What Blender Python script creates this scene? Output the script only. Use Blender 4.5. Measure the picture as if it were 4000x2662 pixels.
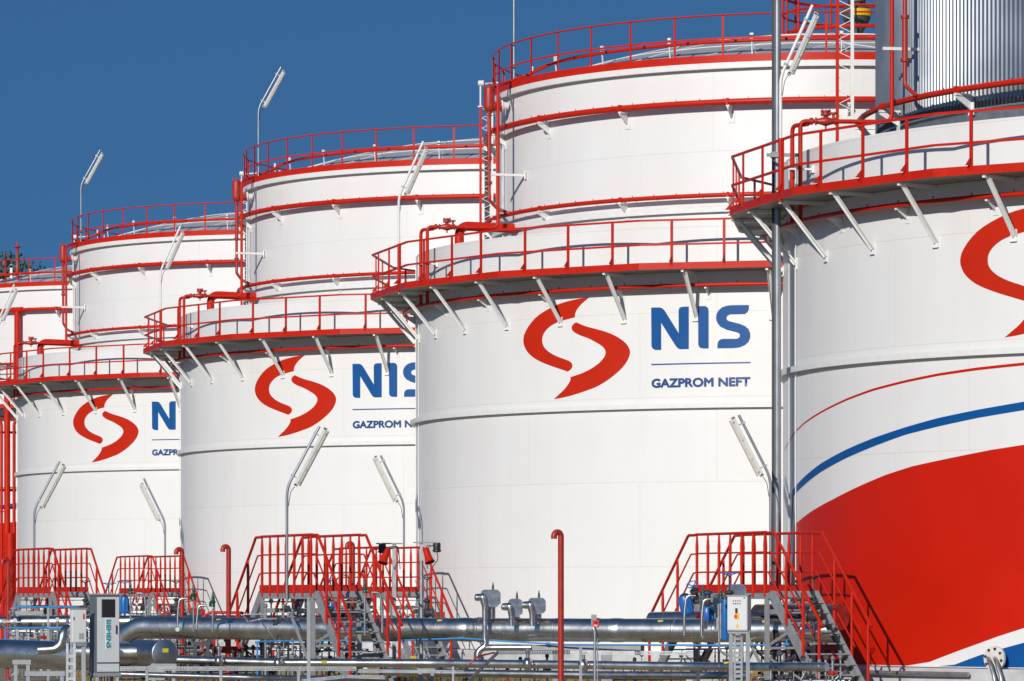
import bpy, bmesh, math, random
from mathutils import Vector, Matrix
from mathutils.geometry import tessellate_polygon
random.seed(7)
V = Vector
rad = math.radians
S = bpy.context.scene
for o in list(bpy.data.objects): bpy.data.objects.remove(o)

# ------------------------------------------------------------------ camera
EYE = 2.1
cd = bpy.data.cameras.new("camera"); cam = bpy.data.objects.new("camera", cd)
S.collection.objects.link(cam); S.camera = cam
cam.location = (0, 0, EYE); cam.rotation_euler = (rad(90), 0, 0)
cd.sensor_width = 36; cd.lens = 144.0; cd.shift_y = 0.2475
cd.clip_start = 1.0; cd.clip_end = 6000
S.render.resolution_x = 1024; S.render.resolution_y = 681

# ------------------------------------------------------------------ light
SUN_EL = 22.5; SUN_AZ = 22.5          # azimuth: degrees to the left of straight behind the camera
world = bpy.data.worlds.new("World"); S.world = world; world.use_nodes = True
nt = world.node_tree; nt.nodes.clear()
wo = nt.nodes.new("ShaderNodeOutputWorld"); bg = nt.nodes.new("ShaderNodeBackground")
sky = nt.nodes.new("ShaderNodeTexSky"); sky.sky_type = 'NISHITA'; sky.sun_disc = False
sky.sun_elevation = rad(SUN_EL); sky.sun_rotation = rad(180 + SUN_AZ)
sky.air_density = 1.0; sky.dust_density = 0.1; sky.ozone_density = 4.0; sky.altitude = 300
tc = nt.nodes.new("ShaderNodeTexCoord"); va = nt.nodes.new("ShaderNodeVectorMath"); va.operation = 'ADD'
va.inputs[1].default_value = (0, 0, 0.36)     # a very clear, dry sky: the deep blue reaches far down
vn = nt.nodes.new("ShaderNodeVectorMath"); vn.operation = 'NORMALIZE'
tint = nt.nodes.new("ShaderNodeMix"); tint.data_type = 'RGBA'; tint.blend_type = 'MULTIPLY'; tint.inputs[0].default_value = 1
tint.inputs[7].default_value = (0.57, 0.97, 1.13, 1)
nt.links.new(tc.outputs['Generated'], va.inputs[0]); nt.links.new(va.outputs[0], vn.inputs[0])
nt.links.new(vn.outputs[0], sky.inputs[0]); nt.links.new(sky.outputs[0], tint.inputs[6])
nt.links.new(tint.outputs[2], bg.inputs[0]); nt.links.new(bg.outputs[0], wo.inputs[0])
bg.inputs[1].default_value = 0.072
sd = bpy.data.lights.new("sun", 'SUN'); sd.energy = 3.7; sd.angle = rad(0.5); sd.color = (1, 0.955, 0.88)
so = bpy.data.objects.new("sun", sd); S.collection.objects.link(so)
to_sun = V((-math.sin(rad(SUN_AZ)) * math.cos(rad(SUN_EL)), -math.cos(rad(SUN_AZ)) * math.cos(rad(SUN_EL)), math.sin(rad(SUN_EL))))
so.rotation_euler = to_sun.to_track_quat('Z', 'Y').to_euler()
so.location = (-30, -30, 60)
S.view_settings.view_transform = 'Standard'; S.view_settings.look = 'None'
S.view_settings.exposure = 0.0; S.view_settings.gamma = 1.0

# ------------------------------------------------------------------ helpers
F = 16000.0
def P(px, py, Y):            # photograph pixel at a known distance -> point in the yard
    return V(((px - 2000) * Y / F, Y, EYE - (py - 2321) * Y / F))
ORG = {}
class MB:
    def __init__(s): s.v = []; s.f = []; s.sm = []
    def face(s, idx, sm=False): s.f.append(idx); s.sm.append(sm)
    def add(s, vs, fs, sm=False):
        b = len(s.v); s.v += [V(x) for x in vs]
        for f in fs: s.face([b + i for i in f], sm)
        return s
    def box(s, c, d, X=(1,0,0), Y=(0,1,0), Z=(0,0,1)):
        c = V(c); X = V(X).normalized(); Y = V(Y).normalized(); Z = V(Z).normalized()
        vs = [c + X*d[0]*.5*i + Y*d[1]*.5*j + Z*d[2]*.5*k for i in (-1,1) for j in (-1,1) for k in (-1,1)]
        return s.add(vs, [(0,1,3,2),(4,6,7,5),(0,4,5,1),(2,3,7,6),(0,2,6,4),(1,5,7,3)])
    def bar(s, a, b, w, h, up=(0,0,1)):
        a = V(a); b = V(b); d = (b - a); L = d.length; d.normalize()
        x = d.cross(V(up))
        if x.length < 1e-4: x = d.cross(V((1,0,0)))
        x.normalize(); z = x.cross(d).normalized()
        return s.box((a + b) / 2, (L, w, h), d, x, z)
    def prism(s, poly, off):     # poly: list of 3d points, extruded by off
        n = len(poly); off = V(off)
        vs = [V(p) for p in poly] + [V(p) + off for p in poly]
        return s.add(vs, [tuple(range(n))[::-1], tuple(range(n, 2*n))] + [(i, (i+1) % n, (i+1) % n + n, i + n) for i in range(n)])
    def tube(s, pts, r, n=12, caps=True, closed=False, sm=True):
        pts = [V(p) for p in pts]; m = len(pts)
        rr = r if isinstance(r, (list, tuple)) else [r] * m
        tang = []
        for i in range(m):
            a = pts[i-1] if (i > 0 or closed) else pts[i]
            b = pts[(i+1) % m] if (i < m-1 or closed) else pts[i]
            tang.append((b - a).normalized())
        ref = V((0,0,1)) if abs(tang[0].z) < .9 else V((1,0,0))
        u = tang[0].cross(ref).normalized(); rings = []; base = len(s.v)
        for i in range(m):
            t = tang[i]; u = (u - t * u.dot(t))
            u = u.normalized() if u.length > 1e-6 else t.orthogonal().normalized()
            w = t.cross(u)
            k = 1.0
            for j in range(n):
                a = 2*math.pi*j/n
                s.v.append(pts[i] + (u*math.cos(a) + w*math.sin(a)) * rr[i])
        for i in range(m if closed else m-1):
            i2 = (i+1) % m
            for j in range(n):
                j2 = (j+1) % n
                s.face([base+i*n+j, base+i*n+j2, base+i2*n+j2, base+i2*n+j], sm)
        if caps and not closed:
            s.face([base+j for j in range(n)][::-1]); s.face([base+(m-1)*n+j for j in range(n)])
        return s
    def ring(s, prof, n=180, a0=0, a1=360, c=(0,0,0), sm=True, closedprof=True, cols=None):
        # prof: list of (r,z); swept about the vertical through c, phi measured from -Y towards -X
        c = V(c); full = abs(a1-a0) >= 359.9; N = n if full else n+1; k = len(prof); base = len(s.v)
        for i in range(N):
            a = rad(a0 + (a1-a0)*i/n)
            for r, z in prof: s.v.append(c + V((-r*math.sin(a), -r*math.cos(a), z)))
        for i in range(n):
            i2 = (i+1) % N
            for j in range(k if closedprof else k-1):
                j2 = (j+1) % k
                s.face([base+i*k+j, base+i*k+j2, base+i2*k+j2, base+i2*k+j], sm)
        if closedprof and not full:
            s.face([base+j for j in range(k)]); s.face([base+(N-1)*k+j for j in range(k)][::-1])
        return s
    def lathe(s, prof, c, axis=(0,0,1), n=20, sm=True):   # prof: (r, h) along axis
        c = V(c); ax = V(axis).normalized(); u = ax.orthogonal().normalized(); w = ax.cross(u); base = len(s.v); k = len(prof)
        for r, h in prof:
            for j in range(n):
                a = 2*math.pi*j/n; s.v.append(c + ax*h + (u*math.cos(a)+w*math.sin(a))*max(r, 1e-4))
        for i in range(k-1):
            flat = abs(prof[i][1]-prof[i+1][1]) < 1e-5
            for j in range(n):
                j2 = (j+1) % n; s.face([base+i*n+j, base+i*n+j2, base+(i+1)*n+j2, base+(i+1)*n+j], sm)
        s.face([base+j for j in range(n)][::-1]); s.face([base+(k-1)*n+j for j in range(n)])
        return s
def bend(pts, r, n=6):        # round the corners of a polyline
    pts = [V(p) for p in pts]; out = [pts[0]]
    for i in range(1, len(pts)-1):
        a, b, c = pts[i-1], pts[i], pts[i+1]
        d1 = (a-b); d2 = (c-b); rr = min(r, d1.length*.49, d2.length*.49)
        p = b + d1.normalized()*rr; q = b + d2.normalized()*rr
        for k in range(n+1):
            t = k/n; out.append(p*(1-t)**2 + b*2*t*(1-t) + q*t*t)
    out.append(pts[-1]); return out
def ob(name, mb, mat, parent=None, bevel=0, uv=None):
    o0 = ORG.get(parent.name, V((0,0,0))) if parent else V((0,0,0))
    me = bpy.data.meshes.new(name)
    me.from_pydata([tuple(x - o0) for x in mb.v], [], mb.f)
    me.polygons.foreach_set('use_smooth', mb.sm)
    me.update()
    bm = bmesh.new(); bm.from_mesh(me); bmesh.ops.recalc_face_normals(bm, faces=bm.faces); bm.to_mesh(me); bm.free()
    if any(mb.sm):
        try: me.set_sharp_from_angle(angle=rad(38))
        except Exception: pass
    me.materials.append(mat)
    if uv:
        l = me.uv_layers.new(name='UVMap')
        for lp in me.loops: l.data[lp.index].uv = uv(me.vertices[lp.vertex_index].co)
    o = bpy.data.objects.new(name, me); S.collection.objects.link(o)
    if parent:
        o.parent = parent; ORG[o.name] = o0
    else: ORG[o.name] = V((0,0,0))
    if bevel:
        md = o.modifiers.new('bevel', 'BEVEL'); md.width = bevel; md.segments = 2; md.limit_method = 'ANGLE'
    return o
def tag(o, label, cat, group=None):
    o['label'] = label; o['category'] = cat
    if group: o['group'] = group
    return o
def thing(name, label, cat, loc=(0,0,0), group=None):
    o = bpy.data.objects.new(name, None); S.collection.objects.link(o); o.location = loc; o.empty_display_size = .3
    ORG[o.name] = V(loc); return tag(o, label, cat, group)
def solid(name, mb, mat, label, cat, group=None, loc=None, bevel=0):   # a thing that is one mesh, origin at its base
    if loc is None:
        xs = [v.x for v in mb.v]; ys = [v.y for v in mb.v]; zs = [v.z for v in mb.v]
        loc = V(((min(xs)+max(xs))/2, (min(ys)+max(ys))/2, min(zs)))
    mb.v = [v - V(loc) for v in mb.v]
    o = ob(name, mb, mat, None, bevel); o.location = loc; ORG[o.name] = V(loc)
    return tag(o, label, cat, group)
def copy_tree(o, parent=None):
    c = o.copy(); S.collection.objects.link(c); c.parent = parent
    for ch in list(o.children): copy_tree(ch, c)
    return c
def rep(proto, M, parent):    # another copy of one part, placed by a matrix (in the parent's space)
    c = proto.copy(); S.collection.objects.link(c); c.parent = parent; c.matrix_local = M; return c

# ------------------------------------------------------------------ materials
def mat(name, col, rough=.5, metal=0, noise=0, nscale=3, bump=0, bscale=20, spec=.5, coat=0, stain=None):
    m = bpy.data.materials.new(name); m.use_nodes = True; t = m.node_tree; b = t.nodes['Principled BSDF']
    b.inputs['Base Color'].default_value = (*col, 1); b.inputs['Roughness'].default_value = rough; b.inputs['Metallic'].default_value = metal
    b.inputs['Specular IOR Level'].default_value = spec; b.inputs['Coat Weight'].default_value = coat
    co = t.nodes.new('ShaderNodeTexCoord')
    if noise:
        n = t.nodes.new('ShaderNodeTexNoise'); n.inputs['Scale'].default_value = nscale; n.inputs['Detail'].default_value = 6
        t.links.new(co.outputs['Object'], n.inputs['Vector'])
        mp = t.nodes.new('ShaderNodeMapRange'); mp.inputs['From Min'].default_value = .3; mp.inputs['From Max'].default_value = .7
        mp.inputs['To Min'].default_value = 1-noise; mp.inputs['To Max'].default_value = 1+noise*.4
        t.links.new(n.outputs['Fac'], mp.inputs['Value'])
        mx = t.nodes.new('ShaderNodeMix'); mx.data_type = 'RGBA'; mx.blend_type = 'MULTIPLY'; mx.inputs[0].default_value = 1
        mx.inputs[6].default_value = (*col, 1); t.links.new(mp.outputs[0], mx.inputs[7]); t.links.new(mx.outputs[2], b.inputs['Base Color'])
        mr = t.nodes.new('ShaderNodeMapRange'); mr.inputs['To Min'].default_value = max(rough-.08, .03); mr.inputs['To Max'].default_value = rough+.1
        t.links.new(n.outputs['Fac'], mr.inputs['Value']); t.links.new(mr.outputs[0], b.inputs['Roughness'])
    if bump:
        n2 = t.nodes.new('ShaderNodeTexNoise'); n2.inputs['Scale'].default_value = bscale; n2.inputs['Detail'].default_value = 3
        t.links.new(co.outputs['Object'], n2.inputs['Vector']); bp = t.nodes.new('ShaderNodeBump'); bp.inputs['Strength'].default_value = bump
        bp.inputs['Distance'].default_value = .02
        t.links.new(n2.outputs['Fac'], bp.inputs['Height']); t.links.new(bp.outputs[0], b.inputs['Normal'])
    return m
def wall_mat(name, col, rough):     # white enamelled steel shell: plate seams, faint dirt and plate waviness
    m = mat(name, col, rough); t = m.node_tree; b = t.nodes['Principled BSDF']; L = t.links.new
    uvn = t.nodes.new('ShaderNodeUVMap'); uvn.uv_map = 'UVMap'
    br = t.nodes.new('ShaderNodeTexBrick'); br.offset = .37; br.offset_frequency = 2
    br.inputs['Scale'].default_value = 1; br.inputs['Mortar Size'].default_value = .011; br.inputs['Mortar Smooth'].default_value = .35
    br.inputs['Brick Width'].default_value = 6.0; br.inputs['Row Height'].default_value = 2.285
    br.inputs['Color1'].default_value = (1,1,1,1); br.inputs['Color2'].default_value = (.985,.985,.99,1); br.inputs['Mortar'].default_value = (.93,.93,.925,1)
    L(uvn.outputs[0], br.inputs['Vector'])
    n = t.nodes.new('ShaderNodeTexNoise'); n.inputs['Scale'].default_value = .35; n.inputs['Detail'].default_value = 7; n.inputs['Roughness'].default_value = .62
    st = t.nodes.new('ShaderNodeMapping'); st.inputs['Scale'].default_value = (1, .35, 1)
    L(uvn.outputs[0], st.inputs[0]); L(st.outputs[0], n.inputs['Vector'])
    cr = t.nodes.new('ShaderNodeValToRGB'); cr.color_ramp.elements[0].position = .36; cr.color_ramp.elements[0].color = (1,1,1,1)
    cr.color_ramp.elements[1].position = .74; cr.color_ramp.elements[1].color = (.955,.925,.90,1)
    L(n.outputs['Fac'], cr.inputs[0])
    # faint vertical run-off streaks
    sn = t.nodes.new('ShaderNodeTexNoise'); sn.inputs['Scale'].default_value = 1; sn.inputs['Detail'].default_value = 4
    sm_ = t.nodes.new('ShaderNodeMapping'); sm_.inputs['Scale'].default_value = (3, .15, 1); L(uvn.outputs[0], sm_.inputs[0]); L(sm_.outputs[0], sn.inputs['Vector'])
    cs = t.nodes.new('ShaderNodeValToRGB'); cs.color_ramp.elements[0].position = .55; cs.color_ramp.elements[0].color = (1,1,1,1)
    cs.color_ramp.elements[1].position = .85; cs.color_ramp.elements[1].color = (.965,.965,.955,1); L(sn.outputs['Fac'], cs.inputs[0])
    def mul(a, bb):
        x = t.nodes.new('ShaderNodeMix'); x.data_type = 'RGBA'; x.blend_type = 'MULTIPLY'; x.inputs[0].default_value = 1
        L(a, x.inputs[6]); L(bb, x.inputs[7]); return x.outputs[2]
    base = t.nodes.new('ShaderNodeRGB'); base.outputs[0].default_value = (*col, 1)
    L(mul(mul(mul(base.outputs[0], br.outputs['Color']), cr.outputs[0]), cs.outputs[0]), b.inputs['Base Color'])
    bp = t.nodes.new('ShaderNodeBump'); bp.inputs['Strength'].default_value = .5; bp.inputs['Distance'].default_value = .01; bp.invert = True
    L(br.outputs['Fac'], bp.inputs['Height'])
    wv = t.nodes.new('ShaderNodeTexNoise'); wv.inputs['Scale'].default_value = .9; wv.inputs['Detail'].default_value = 2; L(uvn.outputs[0], wv.inputs['Vector'])
    b2 = t.nodes.new('ShaderNodeBump'); b2.inputs['Strength'].default_value = .25; b2.inputs['Distance'].default_value = .035
    L(wv.outputs['Fac'], b2.inputs['Height']); L(bp.outputs[0], b2.inputs['Normal']); L(b2.outputs[0], b.inputs['Normal'])
    return m
WALL = wall_mat('white_shell_paint', (.80, .80, .795), .38)
WHITE = mat('white_paint', (.78, .78, .765), .42, noise=.06, nscale=5)
CREAM = mat('weathered_white_paint', (.70, .68, .62), .5, noise=.15, nscale=6)
UNDER = mat('shade_darkened_deck_plate', (.19, .18, .155), .6, noise=.22, nscale=2.2)  # deck plate colour darkened to deepen the shade beneath the walkway
RED = mat('red_paint', (.55, .017, .004), .42, spec=.25, noise=.10, nscale=3)
RED2 = mat('dull_red_paint', (.40, .026, .016), .42, noise=.16, nscale=7)
ORED = mat('orange_red_plastic', (.72, .045, .015), .35)
LOGO_R = mat('emblem_red', (.52, .020, .004), .45, spec=.2, noise=.05, nscale=1.2)
LOGO_B = mat('emblem_blue', (.003, .082, .29), .42, spec=.25, noise=.05, nscale=1.2)
TEXT_B = mat('letter_blue', (.004, .055, .22), .4)
WAVE_R = mat('wave_red', (.56, .012, .001), .40, spec=.25, noise=.07, nscale=.6)
GALV = mat('galvanised_steel', (.42, .44, .46), .42, metal=.75, noise=.22, nscale=5, bump=.1)
STEEL = mat('grey_steel_frame', (.31, .325, .34), .52, metal=.12, noise=.16, nscale=4)
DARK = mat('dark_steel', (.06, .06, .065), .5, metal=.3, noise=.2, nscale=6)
POLE = mat('grey_pole_metal', (.33, .35, .38), .36, metal=.6, noise=.12, nscale=2)
ALU = mat('polished_cladding', (.76, .75, .72), .27, metal=1, noise=.10, nscale=4, bump=.22, bscale=2.6)
ALU3 = mat('dull_cladding', (.54, .54, .54), .24, metal=1, noise=.15, nscale=6, bump=.12, bscale=6)
ALU2 = mat('brushed_cladding', (.55, .55, .55), .33, metal=1, noise=.14, nscale=5, bump=.12, bscale=5)
CORR = mat('corrugated_zinc', (.35, .375, .41), .33, metal=.82, noise=.12, nscale=.8)
DOME = mat('dome_sheet', (.46, .46, .50), .42, metal=.1, noise=.08, nscale=1)
LENS = mat('lamp_cover', (.62, .60, .52), .18, noise=.1, nscale=12, spec=.6)
LAMPB = mat('lamp_body', (.60, .60, .58), .4, noise=.1, nscale=9)
BLACK = mat('black_rubber', (.018, .018, .02), .5)
BLUE = mat('blue_valve_paint', (.015, .14, .46), .35, noise=.1, nscale=6)
PBLUE = mat('blue_plastic_pipe', (.03, .26, .62), .35)
GREEN = mat('dark_green_paint', (.012, .065, .04), .4)
YEL = mat('yellow_enamel', (.80, .50, .01), .4)
YTAG = mat('yellow_sticker', (.75, .60, .02), .5, noise=.35, nscale=90)
CAB = mat('cabinet_grey', (.60, .62, .63), .42, noise=.05, nscale=2)
CABL = mat('light_cabinet_grey', (.66, .67, .67), .42, noise=.04, nscale=2)
TEAL = mat('teal_letters', (.0, .30, .36), .45)
CONC = mat('concrete', (.36, .37, .37), .85, noise=.28, nscale=4, bump=.3)
CONCW = mat('pale_concrete', (.55, .56, .57), .8, noise=.2, nscale=3, bump=.2)
def ground_mat():
    m = mat('dry_gravel', (.2,.18,.14), .95); t = m.node_tree; b = t.nodes['Principled BSDF']; L = t.links.new
    co = t.nodes.new('ShaderNodeTexCoord'); n = t.nodes.new('ShaderNodeTexNoise'); n.inputs['Scale'].default_value = 1.3; n.inputs['Detail'].default_value = 9
    n.inputs['Roughness'].default_value = .7; L(co.outputs['Object'], n.inputs['Vector'])
    r = t.nodes.new('ShaderNodeValToRGB'); e = r.color_ramp.elements
    e[0].position = .3; e[0].color = (.14,.12,.08,1); e[1].position = .7; e[1].color = (.46,.41,.31,1); x = e.new(.5); x.color = (.29,.25,.17,1)
    L(n.outputs['Fac'], r.inputs[0]); L(r.outputs[0], b.inputs['Base Color'])
    v = t.nodes.new('ShaderNodeTexVoronoi'); v.inputs['Scale'].default_value = 14; L(co.outputs['Object'], v.inputs['Vector'])
    bp = t.nodes.new('ShaderNodeBump'); bp.inputs['Distance'].default_value = .05; L(v.outputs['Distance'], bp.inputs['Height']); L(bp.outputs[0], b.inputs['Normal'])
    return m
GROUND = ground_mat()

# ------------------------------------------------------------------ ground
g = MB(); N = 40
for i in range(N+1):
    for j in range(N+1):
        g.v.append(V(((i/N-.5)*5000, -500+j/N*5000, 0)))
for i in range(N):
    for j in range(N): g.face([i*(N+1)+j, (i+1)*(N+1)+j, (i+1)*(N+1)+j+1, i*(N+1)+j+1])
go = ob('ground', g, GROUND); go['kind'] = 'structure'

# ------------------------------------------------------------------ tanks
R = 12.075; RI = 9.7
TB = V((9.22, 121.46, 0)); STEP = V((-9.125, 27.05, 0))
def TC(k): return TB + STEP * (k-1)
def cyl(phi, r, z): a = rad(phi); return V((-r*math.sin(a), -r*math.cos(a), z))
def inv(px, py, k, r=R):     # photograph pixel -> (arc length, height) on tank k's shell
    c = TC(k); t = (px-2000)/F; A = 1+t*t; B = -2*(t*c.x+c.y); C = c.x**2+c.y**2-r*r
    Y = (-B - math.sqrt(max(B*B-4*A*C, 0)))/(2*A); X = t*Y
    return math.atan2(-(X-c.x), -(Y-c.y))*r, EYE-(py-2321)*Y/F
def wrap(name, polys, material, parent, r, bm=None):
    """flat outline in (arc length, height) laid on the shell as a thin painted sheet"""
    b = bm or bmesh.new()
    for poly in polys:
        vs = [b.verts.new((s_, z_, 0)) for s_, z_ in poly]
        for tri in tessellate_polygon([[V((s_, z_, 0)) for s_, z_ in poly]]):
            try: b.faces.new([vs[i] for i in tri])
            except ValueError: pass
    xs = [v.co.x for v in b.verts]; x = math.floor(min(xs)/.15)*.15
    while x < max(xs):
        bmesh.ops.bisect_plane(b, geom=b.verts[:]+b.edges[:]+b.faces[:], plane_co=(x,0,0), plane_no=(1,0,0)); x += .15
    for v in b.verts:
        p = cyl(math.degrees(v.co.x/R), r+v.co.z, v.co.y); v.co = p
    bmesh.ops.remove_doubles(b, verts=b.verts, dist=2e-5)
    for f in b.faces:
        f.smooth = True
        c = f.calc_center_median()
        if f.normal.dot(V((c.x, c.y, 0))) < 0: f.normal_flip()
    me = bpy.data.meshes.new(name); b.to_mesh(me); b.free(); me.materials.append(material)
    o = bpy.data.objects.new(name, me); S.collection.objects.link(o); o.parent = parent; return o
def text_bm(body, height, width, bold=.012, sx=None):
    cu = bpy.data.curves.new('t', 'FONT'); cu.body = body; cu.size = 1
    to = bpy.data.objects.new('t', cu); S.collection.objects.link(to)
    dg = bpy.context.evaluated_depsgraph_get(); me = bpy.data.meshes.new_from_object(to.evaluated_get(dg))
    bm = bmesh.new(); bm.from_mesh(me); bpy.data.objects.remove(to); bpy.data.meshes.remove(me)
    x0 = min(v.co.x for v in bm.verts); x1 = max(v.co.x for v in bm.verts); y0 = min(v.co.y for v in bm.verts); y1 = max(v.co.y for v in bm.verts)
    b_ = bold*height/.72
    for v in bm.verts: v.co = V(((v.co.x-x0)/(x1-x0)*(width-2*b_)+b_, (v.co.y-y0)/(y1-y0)*(height-2*b_)+b_, 0))
    # heavier strokes: the outline laid down again, a touch to each side, each coat above the last
    g0 = bm.verts[:]+bm.edges[:]+bm.faces[:]
    for k, (dx, dy) in enumerate(((1,0),(-1,0),(0,1),(0,-1),(.7,.7),(-.7,-.7),(.7,-.7),(-.7,.7))):
        d = bmesh.ops.duplicate(bm, geom=g0)
        for v in d['geom']:
            if isinstance(v, bmesh.types.BMVert): v.co += V((dx*b_, dy*b_, .0006*(k+1)))
    return bm
def smooth(pts, it=1, closed=True, keep=()):     # gentle corner cutting except at kept corners
    for _ in range(it):
        out = []
        n = len(pts)
        for i in range(n):
            a = pts[i]; b = pts[(i+1) % n]
            if a in keep: out.append(a)
            else: out.append((a[0]*.75+b[0]*.25, a[1]*.75+b[1]*.25))
            if b not in keep: out.append((a[0]*.25+b[0]*.75, a[1]*.25+b[1]*.75))
        pts = out
    return pts
def c1(l): return [(1500+x/2.4125, 1050+y/2.4125) for x, y in l]
def c2(l): return [(2300+x/2.4125, 1050+y/2.4125) for x, y in l]
def on(l, k): return [inv(x, y, k) for x, y in l]
k1 = [(1937,270)], [(1732,971)], [(1801,459)]
emb1 = c1([(1937,270),(1860,280),(1760,300),(1640,335),(1540,385),(1440,450),(1370,530),(1325,610),(1312,670),(1318,720),(1345,780),(1400,835),(1460,870),(1540,905),(1640,940),(1700,960),(1732,971),(1760,952),(1777,925),(1775,898),(1755,875),(1715,858),(1640,832),(1570,797),(1520,755),(1496,715),(1490,670),(1500,620),(1535,570),(1590,527),(1650,500),(1720,480),(1801,459),(1800,430),(1815,390),(1850,345),(1890,308)])
e1k = c1([(1937,270),(1732,971),(1801,459)])
emb2 = c1([(1813,506),(1785,522),(1768,548),(1772,580),(1800,605),(1850,630),(1930,658)]) + c2([(60,690),(115,722),(150,755),(162,790),(150,830),(110,880),(60,920),(0,957)]) + c1([(1850,993),(1758,1023),(1760,1045),(1745,1080),(1700,1140),(1640,1195),(1601,1231),(1700,1214),(1810,1184)]) + c2([(0,1143),(80,1112),(180,1052),(270,980),(330,920),(370,860),(391,800),(386,758),(360,713),(310,668),(230,620),(120,582),(0,552)]) + c1([(1870,532)])
e2k = c1([(1813,506),(1758,1023),(1601,1231)])
letN = c2([(588,368),(665,366),(692,373),(715,395),(848,608),(846,400),(852,375),(870,362),(905,358),(943,358),(943,758),(862,761),(840,752),(820,730),(683,513),(683,767),(630,767),(605,757),(592,735),(591,710)])
letI = c2([(1030,354),(1092,353),(1115,361),(1127,380),(1130,405),(1130,753),(1075,753),(1048,746),(1035,730),(1032,708)])
letS = c2([(1510,343),(1508,385),(1496,412),(1470,429),(1330,433),(1308,443),(1297,465),(1304,485),(1325,496),(1420,520),(1470,540),(1505,570),(1522,612),(1522,650),(1506,690),(1472,721),(1425,742),(1370,750),(1212,752),(1213,710),(1221,685),(1238,669),(1265,662),(1390,662),(1410,656),(1423,641),(1424,622),(1413,608),(1390,600),(1300,577),(1240,548),(1210,510),(1199,470),(1203,430),(1222,395),(1255,366),(1300,350),(1350,345)])

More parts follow.
